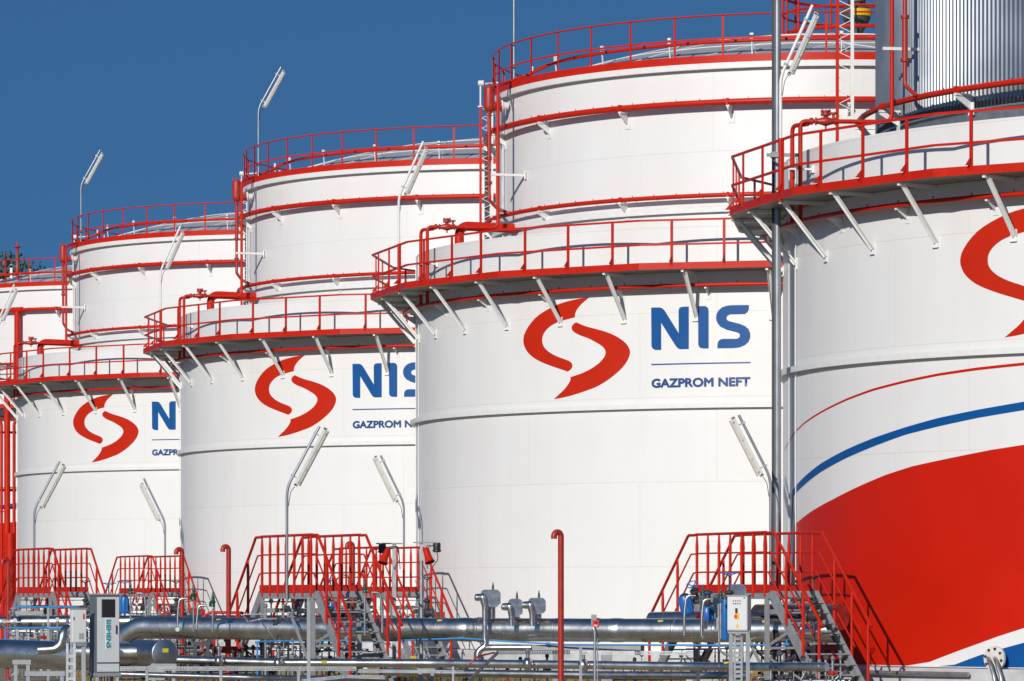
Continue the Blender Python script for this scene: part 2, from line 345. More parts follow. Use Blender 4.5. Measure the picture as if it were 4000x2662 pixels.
def uvw(r): return lambda co: (math.atan2(-co.x, -co.y)*r, co.z + .02 - .565)
def closed_pipe(r, z, tr, n=120, a0=None, a1=None, seg=10):
    m = MB()
    if a0 is None: m.tube([cyl(i*360/n, r, z) for i in range(n)], tr, seg, closed=True)
    else: m.tube([cyl(a0+(a1-a0)*i/n, r, z) for i in range(n+1)], tr, seg)
    return m
def rz(phi): return Matrix.Rotation(-rad(phi), 4, 'Z')   # parts are modelled at phi = 0
def make_tank(label, cladded=False):
    t = thing('storage_tank', label, 'storage tank', (0,0,0), 'storage tanks in a row')
    wall = ob('outer_wall', MB().ring([(R,.55),(R,12.03),(R-.02,12.03),(R-.02,.55)], 288), WALL, t, uv=uvw(R))
    # plate base ring and concrete footing
    ob('foundation', MB().ring([(11.0,0),(12.5,0),(12.5,.46),(12.42,.535),(11.0,.54)], 144, sm=False), CONCW, t)
    ob('stiffener_ring', MB().ring([(R-.01,7.10),(R+.135,7.10),(R+.135,7.23),(R+.125,7.23),(R+.115,7.125),(R-.01,7.125)], 288, sm=False), WHITE, t)
    # walkway: an 18-sided deck round the outer wall
    m = MB(); n = 18; sub = 6; outer = []; inner = []
    for k in range(n):
        a = cyl(5.8+20*k, 13.38, 0); b = cyl(25.8+20*k, 13.38, 0)
        for q in range(sub):
            p = a.lerp(b, q/sub); outer.append(p); ang = math.atan2(-p.x, -p.y); inner.append(V((-(R-.005)*math.sin(ang), -(R-.005)*math.cos(ang), 0)))
    NN = len(outer)
    for lst, z in ((outer,10.76),(outer,10.80),(inner,10.80),(inner,10.76)): m.v += [V((p.x,p.y,z)) for p in lst]
    for i in range(NN):
        j = (i+1) % NN
        for q in range(4):
            q2 = (q+1) % 4; m.face([q*NN+i, q*NN+j, q2*NN+j, q2*NN+i])
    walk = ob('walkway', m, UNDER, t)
    rail = MB(); toe = MB()
    for k in range(n):
        for z, rr in ((12.07,.026),(11.42,.025)):
            rail.bar(cyl(5.8+20*k, 13.36, z), cyl(25.8+20*k, 13.36, z), rr*2, rr*2)
        toe.bar(cyl(5.8+20*k, 13.40, 10.845), cyl(25.8+20*k, 13.40, 10.845), .035, .18)
    ra = ob('walkway_railing', rail, RED, t); ob('toe_board', toe, RED, walk)
    post = MB().box((0,-13.17,11.42),(.068,.04,1.3)); 
    post.prism([(-.012,-13.23,10.94),(-.012,-13.37,10.94),(-.012,-13.19,11.13)], (.024,0,0)).box((0,-13.2,10.9),(.09,.05,.12))
    proto = None
    def poly_r(phi):   # radial factor of the straight side relative to mid-side
        d = ((phi-5.8) % 20) - 10; return 1/math.cos(rad(d))
    for k in range(-4, 9):
        for d in (3.7, 10, 16.2):
            ph = 5.8+20*k+d; f = poly_r(ph)
            Mx = rz(ph) @ Matrix.Translation((0, -13.17*(f-1), 0))
            if proto is None:
                proto = ob('post', post, RED, ra); proto.matrix_local = Mx
            else: rep(proto, Mx, ra)
    # raking braces under the walkway
    br = MB(); br.bar((0,-13.1,10.72),(0,-R-.03,9.55),.012,.10); br.bar((.045,-13.1,10.72),(.045,-R-.03,9.55),.10,.012)
    br.bar((0,-13.2,10.72),(0,-R,10.72),.07,.075); br.box((0,-R-.012,9.56),(.16,.02,.26)); br.box((0,-R-.03,9.44),(.16,.06,.014))
    proto = None
    for k in range(-7, 18):
        Mx = rz(10.8+10*k)
        if proto is None: proto = ob('brace', br, WHITE, walk); proto.matrix_local = Mx
        else: rep(proto, Mx, walk)
    # cooling pipe under the walkway
    pm = closed_pipe(12.42, 10.38, .052, 150)
    for i in range(72): pm.bar(cyl(i*5, 12.36, 10.42), cyl(i*5, 12.33, 10.50), .018, .018)
    cp = ob('cooling_pipe', pm, RED, t)
    sb = MB(); sb.box((0,-12.24,10.31),(.06,.36,.05)); sb.prism([(-.012,-R,10.3),(-.012,-12.4,10.3),(-.012,-R,10.08)],(.024,0,0)); sb.box((0,-R-.008,10.12),(.14,.016,.22))
    proto = None
    for k in range(-6, 13):
        Mx = rz(7+12*k)
        if proto is None: proto = ob('pipe_bracket', sb, WHITE, cp); proto.matrix_local = Mx
        else: rep(proto, Mx, cp)
    # inner tank
    if not cladded:
        ob('inner_wall', MB().ring([(RI,.6),(RI,16.52),(RI-.02,16.52),(RI-.02,.6)], 240), WALL, t, uv=uvw(RI))
        ob('girder_ring', MB().ring([(RI-.01,12.58),(RI+.13,12.58),(RI+.13,12.72),(RI+.1,12.74),(RI-.01,12.86)], 240, sm=False), WHITE, t)
        ob('roof_rim', MB().ring([(RI-.01,16.50),(RI+.17,16.50),(RI+.17,16.66),(RI-.3,16.70),(RI-.3,16.6),(RI-.01,16.6)], 240, sm=False), WHITE, t)
        prof = []
        for i in range(17):
            r = 9.62*i/16; prof.append((max(r,.01), 18.48-r*r/51.0))
        dome = ob('domed_roof', MB().ring(prof, 144, closedprof=False), DOME, t)
        rb = MB()                       # cover strips of the geodesic roof
        def dz(r): return 18.48-r*r/51+.012
        rings = [0, 2.4, 4.8, 7.2, 9.55]
        def strip(a, b):
            m_ = 7; pts = []
            for q in range(m_+1):
                p = a.lerp(b, q/m_); pts.append(V((p.x, p.y, dz(math.hypot(p.x, p.y)))))
            for q in range(m_): rb.bar(pts[q], pts[q+1], .035, .02)
        for ri in range(1, 5):
            cnt = 6*ri; A = [cyl(360*i/cnt, rings[ri], 0) for i in range(cnt)]
            for i in range(cnt): strip(A[i], A[(i+1) % cnt])
            pc = max(6*(ri-1), 1); B = [cyl(360*i/pc, rings[ri-1], 0) for i in range(pc)]
            for i in range(cnt):
                fr = i*pc/cnt; lo = int(math.floor(fr)) % pc; strip(A[i], B[lo])
                if abs(fr-round(fr)) > 1e-6: strip(A[i], B[(lo+1) % pc])
        ob('roof_strips', rb, WHITE, dome)
        rr = MB(); rr.ring([(9.80,16.665),(9.825,16.665),(9.825,16.875),(9.80,16.875)], 180, sm=False)
        rr.tube([cyl(i*2.5, 9.81, 17.97) for i in range(144)], .024, 8, closed=True)
        rr.ring([(9.80,17.30),(9.815,17.30),(9.815,17.35),(9.80,17.35)], 144, sm=False)
        roofr = ob('roof_railing', rr, RED, t)
        po = MB(); po.box((0,-9.79,17.28),(.06,.012,1.36)).box((-.026,-9.77,17.28),(.008,.05,1.36)); proto = None
        for k in range(43):
            Mx = rz(3.8+360/43*k)
            if proto is None: proto = ob('post', po, RED, roofr); proto.matrix_local = Mx
            else: rep(proto, Mx, roofr)
        dp = ob('roof_cooling_ring', closed_pipe(8.7, 17.40, .05, 110).tube([cyl(69,8.7,17.4), cyl(69.5,9.4,17.05), cyl(70,9.95,16.85), cyl(69,10.25,16.75), cyl(66.5,10.5,16.55)], .045, 10), RED, t)
        nz = MB(); nz.box((0,-8.7,17.52),(.10,.06,.16)); nz.bar((0,-8.7,17.4),(0,-8.65,16.99),.03,.03); proto = None
        for k in range(22):
            Mx = rz(1+16.36*k)
            if proto is None: proto = ob('nozzle', nz, WHITE, dp); proto.matrix_local = Mx
            else: rep(proto, Mx, dp)
    else:                               # profiled zinc cladding
        m = MB(); nr = 470; zs = (12.80, 24.0)
        pts = []
        for i in range(nr):
            a = 360*i/nr; w = 360/nr
            for da, r in ((0,9.90),(.40*w,9.90),(.62*w,9.932),(.76*w,9.932),(.98*w,9.90)): pts.append((a+da, r))
        for z in zs: m.v += [cyl(a, r, z) for a, r in pts]
        L = len(pts)
        for i in range(L): m.face([i, (i+1) % L, L+(i+1) % L, L+i])
        cl = ob('cladding', m, CORR, t)
        ob('base_flashing', MB().ring([(9.70,12.05),(9.89,12.05),(9.89,12.55),(9.96,12.60),(9.96,12.64),(9.70,12.64)], 200, sm=False), GALV, t)
        m = MB(); pts2 = [(a, r-.08) for a, r in pts]
        for z in (10.9, 12.04): m.v += [cyl(a, r, z) for a, r in pts2]
        for i in range(L): m.face([i, (i+1) % L, L+(i+1) % L, L+i])
        ob('lower_cladding', m, CORR, t)
        ob('screw_row', MB().ring([(9.93,16.8),(9.95,16.8),(9.95,16.815),(9.93,16.815)], 200, sm=False), GALV, cl)
    # cooling rings on the inner tank
    RP = 10.0 if not cladded else 10.32
    for z, tr, nm in (((15.56,.085,19),(13.02,.062,19)) if not cladded else ((13.03,.068,19),)):
        pm = closed_pipe(RP, z, tr, 144)
        for i in range(90): pm.bar(cyl(i*4, RP, z+tr-.01), cyl(i*4+.1, RP, z+tr+.035), .018, .018)
        for k in range(19): pm.ring([(RP-tr-.012, z-tr-.01),(RP+tr+.012,z-tr-.01),(RP+tr+.012,z+tr+.012),(RP-tr-.012,z+tr+.012)], 2, a0=.25+18.95*k, a1=.6+18.95*k, sm=False)
        cr = ob('cooling_ring', pm, RED, t)
        w_ = RI if not cladded else 9.95
        sb = MB(); sb.box((0,-(w_+RP+.05)/2,z-tr-.03),(.09,RP-w_+.14,.05)); sb.prism([(-.02,-w_,z-tr-.06),(-.02,-RP-.08,z-tr-.06),(-.02,-RP-.08,z-tr-.11),(-.02,-w_,z-tr-.36)],(.04,0,0)); sb.box((0,-w_-.01,z-tr-.32),(.19,.02,.28))
        proto = None
        for k in range(19):
            Mx = rz(.3+18.95*k)
            if proto is None: proto = ob('pipe_bracket', sb, WHITE, cr); proto.matrix_local = Mx
            else: rep(proto, Mx, cr)
    # riser main over the wall, valve, and the two drops through the walkway
    ztop = 16.62 if not cladded else 24.0
    pr, d1, d2 = (66.4, 69.6, 72.4) if not cladded else (70.7, 74.0, 76.6)
    a = cyl(pr,10.5,ztop); b = cyl(pr,10.5,12.58); c_ = cyl(d1-.4,12.15,12.60)
    m = MB().tube(bend([a, b, c_, cyl(d1,12.42,12.60), cyl(d1,12.42,10.36)], .2, 7), .049, 12)
    m.tube(bend([cyl(d1-.1,12.25,12.54), cyl(d2,12.42,12.56), cyl(d2,12.42,10.36)], .16, 7), .049, 12)
    if not cladded: m.tube(bend([cyl(66.4,10.5,16.3), cyl(66.4,10.5,16.6), cyl(69.5,9.95,16.85)], .1), .045)
    riser = ob('riser_pipe', m, RED, t)
    d = (c_-b).normalized(); vc = b + (c_-b)*.84; k_ = .66
    def sc(l): return [(p_*k_, q_*k_) for p_, q_ in l]
    m = MB().lathe(sc([(.07,-.36),(.13,-.36),(.13,-.31),(.09,-.28),(.13,-.12),(.17,0),(.13,.12),(.09,.28),(.13,.31),(.13,.36),(.07,.36)]), vc, d, 18)
    m.lathe(sc([(.08,0),(.08,.2),(.17,.2),(.17,.26),(.13,.26),(.13,.31),(.17,.31),(.17,.36),(.05,.36)]), vc, (0,0,1), 16)
    m.lathe(sc([(.05,0),(.05,.24),(.12,.24),(.12,.30)]), vc+d*-.17, (0,0,1), 12); m.lathe(sc([(.03,0),(.03,-.26)]), vc, (0,0,1), 8)
    m.lathe(sc([(.10,-.06),(.12,-.05),(.12,.05),(.10,.06)]), vc+d*.32, d, 14)
    for q in range(8): m.bar(vc+V((.1*math.cos(q*.785),.1*math.sin(q*.785),.12)), vc+V((.1*math.cos(q*.785),.1*math.sin(q*.785),.27)), .016, .016)
    ob('check_valve', m, RED2, riser)
    for z in ((14.1,) if not cladded else (14.2,18.5)):
        m = MB(); m.bar(cyl(pr,10.72,z), cyl(pr-.8,RI,z), .08, .07); m.box(cyl(pr-.8,RI+.02,z),(.04,.2,.24)); ob('pipe_bracket', m, WHITE, riser)
    m = MB(); m.bar(cyl(d1+.8,12.66,11.55), cyl(d1+.4,R,11.55), .1, .04); m.box(cyl(d1+.4,R+.02,11.55),(.06,.12,.16))
    ob('pipe_bracket', m, WHITE, riser)
    # foam chamber and its feed
    if not cladded:
        p = cyl(73.2,10.32,0)
        m = MB().lathe([(.05,16.02),(.10,16.06),(.155,16.14),(.158,16.2),(.158,16.68),(.15,16.74),(.12,16.78),(.04,16.79),(.04,16.86),(.02,16.86)], p, (0,0,1), 24)
        m.tube([V((p.x-.1,p.y,16.78)), V((p.x-.17,p.y,16.92))], .008, 5).tube([V((p.x+.1,p.y,16.78)), V((p.x+.17,p.y,16.92))], .008, 5)
        for dx in (-.12,.12): m.tube([V((p.x+dx,p.y,16.7)), V((p.x+dx,p.y,16.88)), V((p.x,p.y,16.88))], .007, 5)
        m.lathe([(.09,0),(.14,0),(.14,.05),(.1,.05),(.1,.2),(.15,.2),(.15,.24)], p+V((.12,.0,16.2)), (1,.12,.0), 16)
        ch = ob('foam_chamber', m, RED2, t)
        m = MB().tube(bend([p+V((0,0,16.04)), p+V((0,0,13.5)), cyl(69.6,10.3,13.2), cyl(68,10.0,13.02)], .1), [.052]*40 if False else .05, 12)
        for z in (16.0, 15.93, 14.72, 14.66, 14.0, 13.95): m.lathe([(.09,0),(.09,.035)], p+V((0,0,z)), (0,0,1), 14)
        m.lathe([(.062,0),(.062,1.2)], p+V((0,0,14.7)), (0,0,1), 12)
        ob('feed_pipe', m, RED2, ch)
        ob('wall_nozzle', MB().lathe([(.17,0),(.17,.05),(.13,.05),(.10,.22)], p+V((.34,.05,16.22)), (1,.15,0), 16), WHITE, ch)
    else:
        p = cyl(67.2,10.5,0)
        m = MB().tube(bend([p+V((0,0,24)), p+V((0,0,13.32)), cyl(65.2,10.4,13.05)], .1), .048, 12)
        for z in (14.83,14.79,13.88,13.84): m.lathe([(.095,0),(.095,.035)], p+V((0,0,z)), (0,0,1), 14)
        m.lathe([(.066,0),(.066,.95)], p+V((0,0,13.86)), (0,0,1), 14)
        ob('feed_pipe', m, RED2, t)
    # large vent line that dips behind the outer wall
    if not cladded:
        ob('vent_line', MB().tube(bend([cyl(69,9.75,12.62), cyl(69.6,11.45,12.66), cyl(69.6,11.45,11.2)], .3, 8), .135, 16), RED, t)
    # lattice mast between the two shells
    c = cyl(113,11.0,0) + (V((-.20,0,0)) if cladded else V((.12,0,0))); m = MB()
    m.bar(c+V((-.18,0,11.5)), c+V((-.18,0,17.05)), .075, .075, up=(0,1,0))
    mast = ob('lattice_mast', m, RED, t)
    m = MB(); s_ = .28
    for x, y in (((s_,0),(s_*.5,.25)) if not cladded else ((s_,0),)): m.bar(c+V((x-.1,y,11.7)), c+V((x-.1,y,17.0 if not cladded else 20)), .055 if not cladded else .08, .05, up=(0,1,0))
    for i in range(17 if not cladded else 26):
        z = 11.75+i*.31; A_ = c+V((-.14,0,z)); B_ = c+V((s_-.1,0,z+.155)); C_ = c+V((-.14,0,z+.31)); m.bar(A_, B_, .016, .016); m.bar(B_, C_, .016, .016)
        if not cladded: m.bar(B_, c+V((s_*.5-.1,.25,z)), .012, .012)
    ob('lattice', m, WHITE, mast)
    m = MB()
    m.tube(bend([c+V((-.18,0,17.0)), c+V((-.18,0,17.75)), c+V((.4,0,17.8))], .08), .03, 8); m.lathe([(.09,0),(.09,.04)], c+V((-.18,0,17.04)), (0,0,1), 12); m.lathe([(.06,-.1),(.09,-.08),(.09,.08),(.06,.1)], c+V((-.16,0,17.78)), (1,0,0), 12)
    ob('top_fitting', m, WHITE, mast)
    if not cladded: ob('cable_run', MB().bar(c+V((.02,.1,12.0)), c+V((.02,.1,16.0)), .16, .05, up=(0,1,0)), DARK, mast)
    # small vertical conduits down the left of the outer wall
    m = MB()
    for ph, r in ((84,12.11),(80.5,12.11)): m.tube([cyl(ph,r,.6), cyl(ph,r,11.95)], .013, 6)
    for ph, r in ((80,RI+.05),(76.5,RI+.05)):
        if not cladded: m.tube([cyl(ph,r,12), cyl(ph,r,16.3)], .022, 6)
    ob('conduit', m, WHITE, t)
    return t, wall
def add_logo(wall, src=1):
    polys = [smooth(on(emb1,1),1,keep=on(e1k,1)), smooth(on(emb2,1),1,keep=on(e2k,1))]
    wrap('emblem', polys, LOGO_R, wall, R+.006)
    wrap('lettering', [on(letN,1), on(letI,1), on(letS,1)], LOGO_B, wall, R+.006)
    a = inv(*c2([(590,905)])[0],1); b = inv(*c2([(1525,883)])[0],1)
    wrap('rule_line', [[(a[0],a[1]-.018),(b[0],a[1]-.018),(b[0],a[1]+.018),(a[0],a[1]+.018)]], TEXT_B, wall, R+.006)
    a = inv(*c2([(592,1127)])[0],1); b = inv(*c2([(1524,1108)])[0],1); h = inv(*c2([(592,1038)])[0],1)[1]-a[1]
    bm = text_bm('GAZPROM NEFT', h, abs(b[0]-a[0]), .046)
    for v in bm.verts: v.co = V((a[0]-v.co.x if b[0] < a[0] else a[0]+v.co.x, a[1]+v.co.y, v.co.z))
    wrap('small_lettering', [], TEXT_B, wall, R+.006, bm)
def add_wave(wall, k=0):
    def cw(l): return [inv(2900+x/1.96, 1200+y/1.96, k) for x, y in l]
    def cw2(l): return [inv(3000+x/2.058, 1900+y/2.058, k) for x, y in l]
    def ext(l, z1, z2):   # carry the curve on round the tank
        s_, z = l[-1]; return l + [(math.radians(30)*R, z1), (math.radians(12)*R, z2), (math.radians(-10)*R, z2+(z2-z1)*.6)]
    up = ext(cw([(325,1090),(345,1050),(400,960),(480,880),(600,800),(800,700),(1000,625),(1250,560),(1500,508),(1800,463),(2156,425)]), 7.02, 7.05)
    w = [.02,.025,.03,.035,.04,.045,.05,.052,.055,.058,.06,.06,.06,.06]
    wrap('thin_red_line', [up + [(s_, z-ww) for (s_, z), ww in list(zip(up, w))[::-1]]], WAVE_R, wall, R+.006)
    bu = ext([(rad(84)*R,3.1)] + cw([(385,1405),(450,1325),(600,1200),(800,1090),(1000,1005),(1250,920),(1500,850),(1800,787),(2156,725)]), 6.25, 6.6)
    bl = ext([(rad(84)*R,2.95)] + cw([(390,1450),(450,1385),(600,1265),(800,1155),(1000,1070),(1250,978),(1500,915),(1800,850),(2156,790)]), 6.06, 6.36)
    wrap('blue_band', [bu + bl[::-1]], LOGO_B, wall, R+.006)
    rt = ext([(rad(88)*R,.56),(rad(84)*R,2.0)] + [inv(3105,2052,k)] + cw([(530,1565),(700,1470),(900,1370),(1100,1285),(1300,1220),(1600,1155),(1900,1095),(2156,1055)]), 5.4, 5.65)
    rl = ext([inv(3545,2617,k)] + cw2([(1300,1412),(1500,1335),(1700,1262),(1850,1207),(2058,1140)]), 1.85, 2.3)
    s0 = rl[0][0]; rl[0] = (s0, .57)
    wrap('red_field', [rt + rl[::-1]], WAVE_R, wall, R+.006)
    b0 = inv(3665,2620,k); bf = ext([(b0[0],.57)] + cw2([(1500,1435),(1700,1360),(1850,1315),(2058,1258)]), 1.5, 1.95)
    wrap('blue_field', [bf + [(bf[-1][0], .57)]], LOGO_B, wall, R+.006)

tB, wB = make_tank('large white tank in full view in the centre, its company lettering complete'); add_logo(wB)
tC = copy_tree(tB); tD = copy_tree(tB); tE = copy_tree(tB)
tB.location = TC(1); tC.location = TC(2); tD.location = TC(3); tE.location = TC(4)
tC['label'] = 'white tank whose blue NIS letters are cut off by the bigger central tank'
tD['label'] = 'smaller looking white tank at left with only a blue N showing beside its red emblem'
tE['label'] = 'farthest white tank, mostly hidden, at the left edge under the shrubs'
tA, wA = make_tank('nearest tank, painted with a red and blue wave, corrugated cladding on its upper tank', True)
add_logo(wA); add_wave(wA); tA.location = TC(0)
for n_ in ('thin_red_line','blue_band','red_field','blue_field'):
    for ch in wA.children:
        if ch.name.split('.')[0] == n_:
            for w2 in tE.children:
                if w2.name.split('.')[0] == 'outer_wall': rep(ch, Matrix.Identity(4), w2)
for ob_ in list(tE.children_recursive):
    if ob_.name.split('.')[0] in ('emblem','lettering','rule_line','small_lettering'): bpy.data.objects.remove(ob_)
for t_, c_ in ((tA,0),(tB,1),(tC,2),(tD,3),(tE,4)): ORG[t_.name] = TC(c_)
# far tank: its thick down pipe with a tee
c = TC(4); m = MB().tube([c+cyl(32,9.98,15.5), c+cyl(32,9.98,11.2)], .15, 16); m.tube([c+cyl(30.2,10,15.56), c+cyl(33.8,10,15.56)], .135, 16)
m.lathe([(.15,0),(.17,.02),(.17,.1),(.15,.12)], c+cyl(32,9.98,12.0), (0,0,1), 16)
ob('down_pipe', m, RED, tE)
# roof vent and cage on the central tank
c = TC(1)+V((1.0,-.2,0)); m = MB()
for z, r, tr in ((18.62,2.2,.06),(19.23,2.2,.035),(19.80,2.2,.045),(20.35,2.2,.03)): m.tube([c+cyl(i*7.5,r,z) for i in range(48)], tr, 8, closed=True)
for k in range(10): m.tube([c+cyl(20+36*k,2.2,18.4), c+cyl(20+36*k,2.2,20.35)], .035, 8)
m.tube([c+cyl(66,2.35,18.4), c+cyl(66,2.35,20.3)], .03, 8)
cage = ob('vent_cage', m, RED, tB)
cv = c+V((-.02,0,0)); GREYV = mat('grey_green_casting', (.07,.085,.08), .5, noise=.15)
m = MB().lathe([(.24,18.4),(.24,18.58),(.20,18.62),(.20,18.74),(.30,18.92),(.40,19.10),(.42,19.2),(.42,19.36),(.36,19.46),(.20,19.56),(.20,19.60),(.27,19.61),(.27,19.68),(.2,19.69),(.2,19.80),(.27,19.81),(.27,19.88),(.6,19.95),(.6,20.3)], cv, (0,0,1), 24)
for q in range(10): m.lathe([(.02,0),(.02,.10)], cv+V((.24*math.cos(q*.628),.24*math.sin(q*.628),19.58)), (0,0,1), 6); m.lathe([(.02,0),(.02,.08)], cv+V((.22*math.cos(q*.628),.22*math.sin(q*.628),18.6)), (0,0,1), 6)
vent = ob('roof_vent', m, GREYV, tB)
ob('yellow_cover', MB().ring([(.43,19.17),(.46,19.19),(.46,19.37),(.43,19.39)], 8, a0=-75, a1=25, c=cv, sm=False), YEL, vent)
# far tank roof fittings
c = P(68,1040,197)
m = MB().lathe([(.08,-.9),(.08,-.4),(.09,-.3),(.10,0),(.06,.1),(.05,.65),(.07,.85),(.19,.90),(.17,.95),(.06,.98),(.03,1.05),(.025,1.2)], V((c.x,c.y,c.z)), (0,0,1), 20)
ob('mushroom_vent', m, RED2, tE)
m = MB().lathe([(.1,-.9),(.1,0),(.2,.05),(.22,.2),(.15,.35),(.07,.5),(.06,.75)], P(18,1045,197), (0,0,1), 14); m.bar(P(0,1042,197), P(76,1042,197), .12, .12); m.bar(P(8,990,197), P(34,990,197), .08, .08)
ob('black_fitting', m, DARK, tE)
ob('fitting_stand', MB().bar(P(44,1035,197), P(44,1100,197), .12, .12, up=(0,1,0)), WHITE, tE)
# flanged nozzle with conduits low on the nearest tank
c0 = TC(0); ph = math.degrees(inv(3915,2572,0)[0]/R); zc = inv(3915,2572,0)[1]; ra_ = cyl(ph,1,0).normalized()
base = c0+cyl(ph,R,zc)
m = MB().lathe([(.09,-.02),(.09,.24),(.26,.24),(.26,.30)], base, ra_, 28)
noz = ob('flanged_nozzle', m, CREAM, tA)
sd_ = ra_.cross(V((0,0,1)))
for q in range(8): ob('bolt', MB().lathe([(.026,.0),(.026,.05)], base+ra_*.295+(sd_*math.cos(q*.785+.2)+V((0,0,1))*math.sin(q*.785+.2))*.205, ra_, 6), DARK, noz)
for q, dx in enumerate((-.05,.12)):
    m = MB(); st_ = base+ra_*.33+sd_*dx; m.tube(bend([st_, st_+ra_*.25+sd_*(-.2)+V((0,0,-.05)), st_+ra_*.35-sd_*.42+V((0,0,-.42)), st_+ra_*.35-sd_*.42+V((0,0,-2.2))], .15), .042, 10); ob('conduit', m, GALV, noz)
m = MB().tube([c0+cyl(78-i*1.6,12.62,.42) for i in range(22)], .05, 8)
ob('ledge_pipe', m, GALV, tA)

# ------------------------------------------------------------------ crossover stairs over the pipe rack
AX = V((.355, -.935, 0)).normalized(); BX = V((.935, .355, 0)).normalized()
DZ = 2.15; DL = 3.75; DW = 1.03; SL = 1.22
def make_crossover(label, x, y):
    o = V((x, y, 0)); t = thing('pipe_crossover', label, 'stair platform', o, 'stair platforms over the pipes')
    def q(a, b, z): return o + AX*a + BX*b + V((0,0,z))   # a: 0 at the near end, negative away
    m = MB()
    for b in (.0, DW): m.bar(q(.22,b,DZ-.08), q(-DL-.22,b,DZ-.08), .06, .16)
    for a in (.2,-.7,-1.75,-2.8,-DL-.2): m.bar(q(a,.03,DZ-.07), q(a,DW-.03,DZ-.07), .06, .10)
    deck = ob('deck', m, STEEL, t)
    m = MB()
    for i in range(40): m.bar(q(-DL-.18+i*(DL+.36)/39,.035,DZ-.005), q(-DL-.18+i*(DL+.36)/39,DW-.035,DZ-.005), .012, .03)
    for i in range(5): m.bar(q(.2,.1+i*.18,DZ+.002), q(-DL-.2,.1+i*.18,DZ+.002), .01, .02)
    ob('grating', m, STEEL, deck)
    for b in (-.045, DW+.045): ob('toe_board', MB().bar(q(.12,b,DZ+.07), q(-DL-.12,b,DZ+.07), .012, .17), RED, deck)
    for b in (-.045, DW+.045):
        m = MB(); H = 1.25
        for h, r in ((H,.032),(.83,.019),(.415,.019)):
            dh = (H-h)
            zb = .42 - dh*.35; drop = 1.98 if h == H else 1.86 - dh*.35
            pts = [q(-DL-zb-drop*SL,b,DZ+h-drop), q(-DL-zb,b,DZ+h), q(-DL-.03,b,DZ+h)]
            m.tube(bend(pts,.05,3), r, 10)
            m.tube(bend([q(zb+drop*SL,b,DZ+h-drop), q(zb,b,DZ+h), q(.03,b,DZ+h)],.05,3), r, 10)
            m.tube([q(.02,b,DZ+h+.012), q(-DL-.0,b,DZ+h+.012)], r, 10)
        hr = ob('handrail', m, RED, t)
        def post(p0, p1):
            p0 = V(p0); p1 = V(p1); mm = MB().tube([p0, p0.lerp(p1,.72), p0.lerp(p1,.8), p0.lerp(p1,.93), p1], [.032,.032,.036,.025,.020], 8); ob('post', mm, RED, hr)
        for i in range(7): post(q(-.06-i*(DL-.12)/6,b,DZ-.1), q(-.06-i*(DL-.12)/6,b,DZ+1.25))
        for a in (1.03,1.88,2.66):
            for sgn in (1,-1):
                aa = a if sgn > 0 else -DL-a
                dz = (a-.25)/SL; zt = DZ+1.25-(a-.42)/SL
                post(q(aa,b,max(DZ-dz-.06,.05)), q(aa,b,zt))
    for sgn in (1,-1):
        def s(a, b, z): return q(a if sgn > 0 else -DL-a, b, z)
        run = DZ*SL; m = MB(); parts = []
        for b in (0.0, DW):
            mm = MB(); poly = [s(.16,b-.012,DZ+.02), s(.30,b-.012,DZ+.02), s(.30+run,b-.012,.02), s(.02+run-.1,b-.012,0.02), s(.1,b-.012,DZ-.16)]
            mm.prism(poly, BX*.024)
            ins = 1 if b == 0 else -1
            mm.bar(s(.26,b+ins*.03,DZ), s(.26+run,b+ins*.03,0.01), .06, .01); mm.bar(s(.06,b+ins*.03,DZ-.15), s(.02+run-.1,b+ins*.03,.03), .06, .01)
            for i in range(5):
                a = .45+i*.5; mm.lathe([(.014,0),(.014,.02)], s(a,b-.012 if b == 0 else b+.012,DZ-(a-.14)/SL), BX*(-1 if b == 0 else 1), 6)
            parts.append(mm)
        n = 10; mts = []
        for i in range(1, n):
            a = .12+run*i/n; z = DZ-DZ*i/n
            mts.append(MB().box(s(a+.12,DW/2,z-.015), (.25,DW-.03,.03), AX, BX, (0,0,1)))
        st_ = ob('stair', MB().bar(s(.16,.01,DZ-.05), s(.16,DW-.01,DZ-.05), .02, .12), STEEL, t)
        for mm in parts: ob('stringer', mm, STEEL, st_)
        for mm in mts: ob('tread', mm, STEEL, st_)
    fr = ob('frame', MB().bar(q(.0,-.03,1.72), q(.0,DW+.03,1.72), .07, .1).bar(q(-DL,-.03,1.72), q(-DL,DW+.03,1.72), .07, .1), STEEL, t)
    for a in (0.0,-DL):
        for b in (-.02,DW+.02):
            ob('leg', MB().bar(q(a,b,0), q(a,b,DZ-.16), .085, .085, up=AX).bar(q(a,b,0), q(a,b,.02), .2, .2, up=AX), STEEL, fr)
    for b in (-.02,DW+.02):
        ob('brace', MB().bar(q(-.02,b,.35), q(-DL*.42,b,1.62), .05, .05), STEEL, fr); ob('brace', MB().bar(q(-DL+.02,b,.35), q(-DL*.58,b,1.62), .05, .05), STEEL, fr)
    for a in (0,-DL):
        ob('brace', MB().bar(q(a,0,1.0), q(a,DW,1.62), .05, .05), STEEL, fr); ob('brace', MB().bar(q(a,0,.95), q(a,DW,.95), .05, .05), STEEL, fr)
        ob('brace', MB().bar(q(a,0,.75), q(a,DW,.12), .05, .05), STEEL, fr)
    return t
X1 = make_crossover('red railed stair platform in front of the tank with the red wave', 5.44, 87.1)
for lab, x, y in (('biggest red railed stair platform left of centre, its grey stairs ending near the two sirens', -4.38, 90.5),
                  ('red railed stair platform half hidden behind the sirens, against the central tank', -3.63, 114.9),
                  ('red railed stair platform right of the tall grey electrical cabinet', -12.47, 141.2),
                  ('red railed stair platform at far left beside the thick red vertical pipes', -13.28, 118.0)):
    c_ = copy_tree(X1); c_.location = (x, y, 0); c_['label'] = lab; ORG[c_.name] = V((x, y, 0))

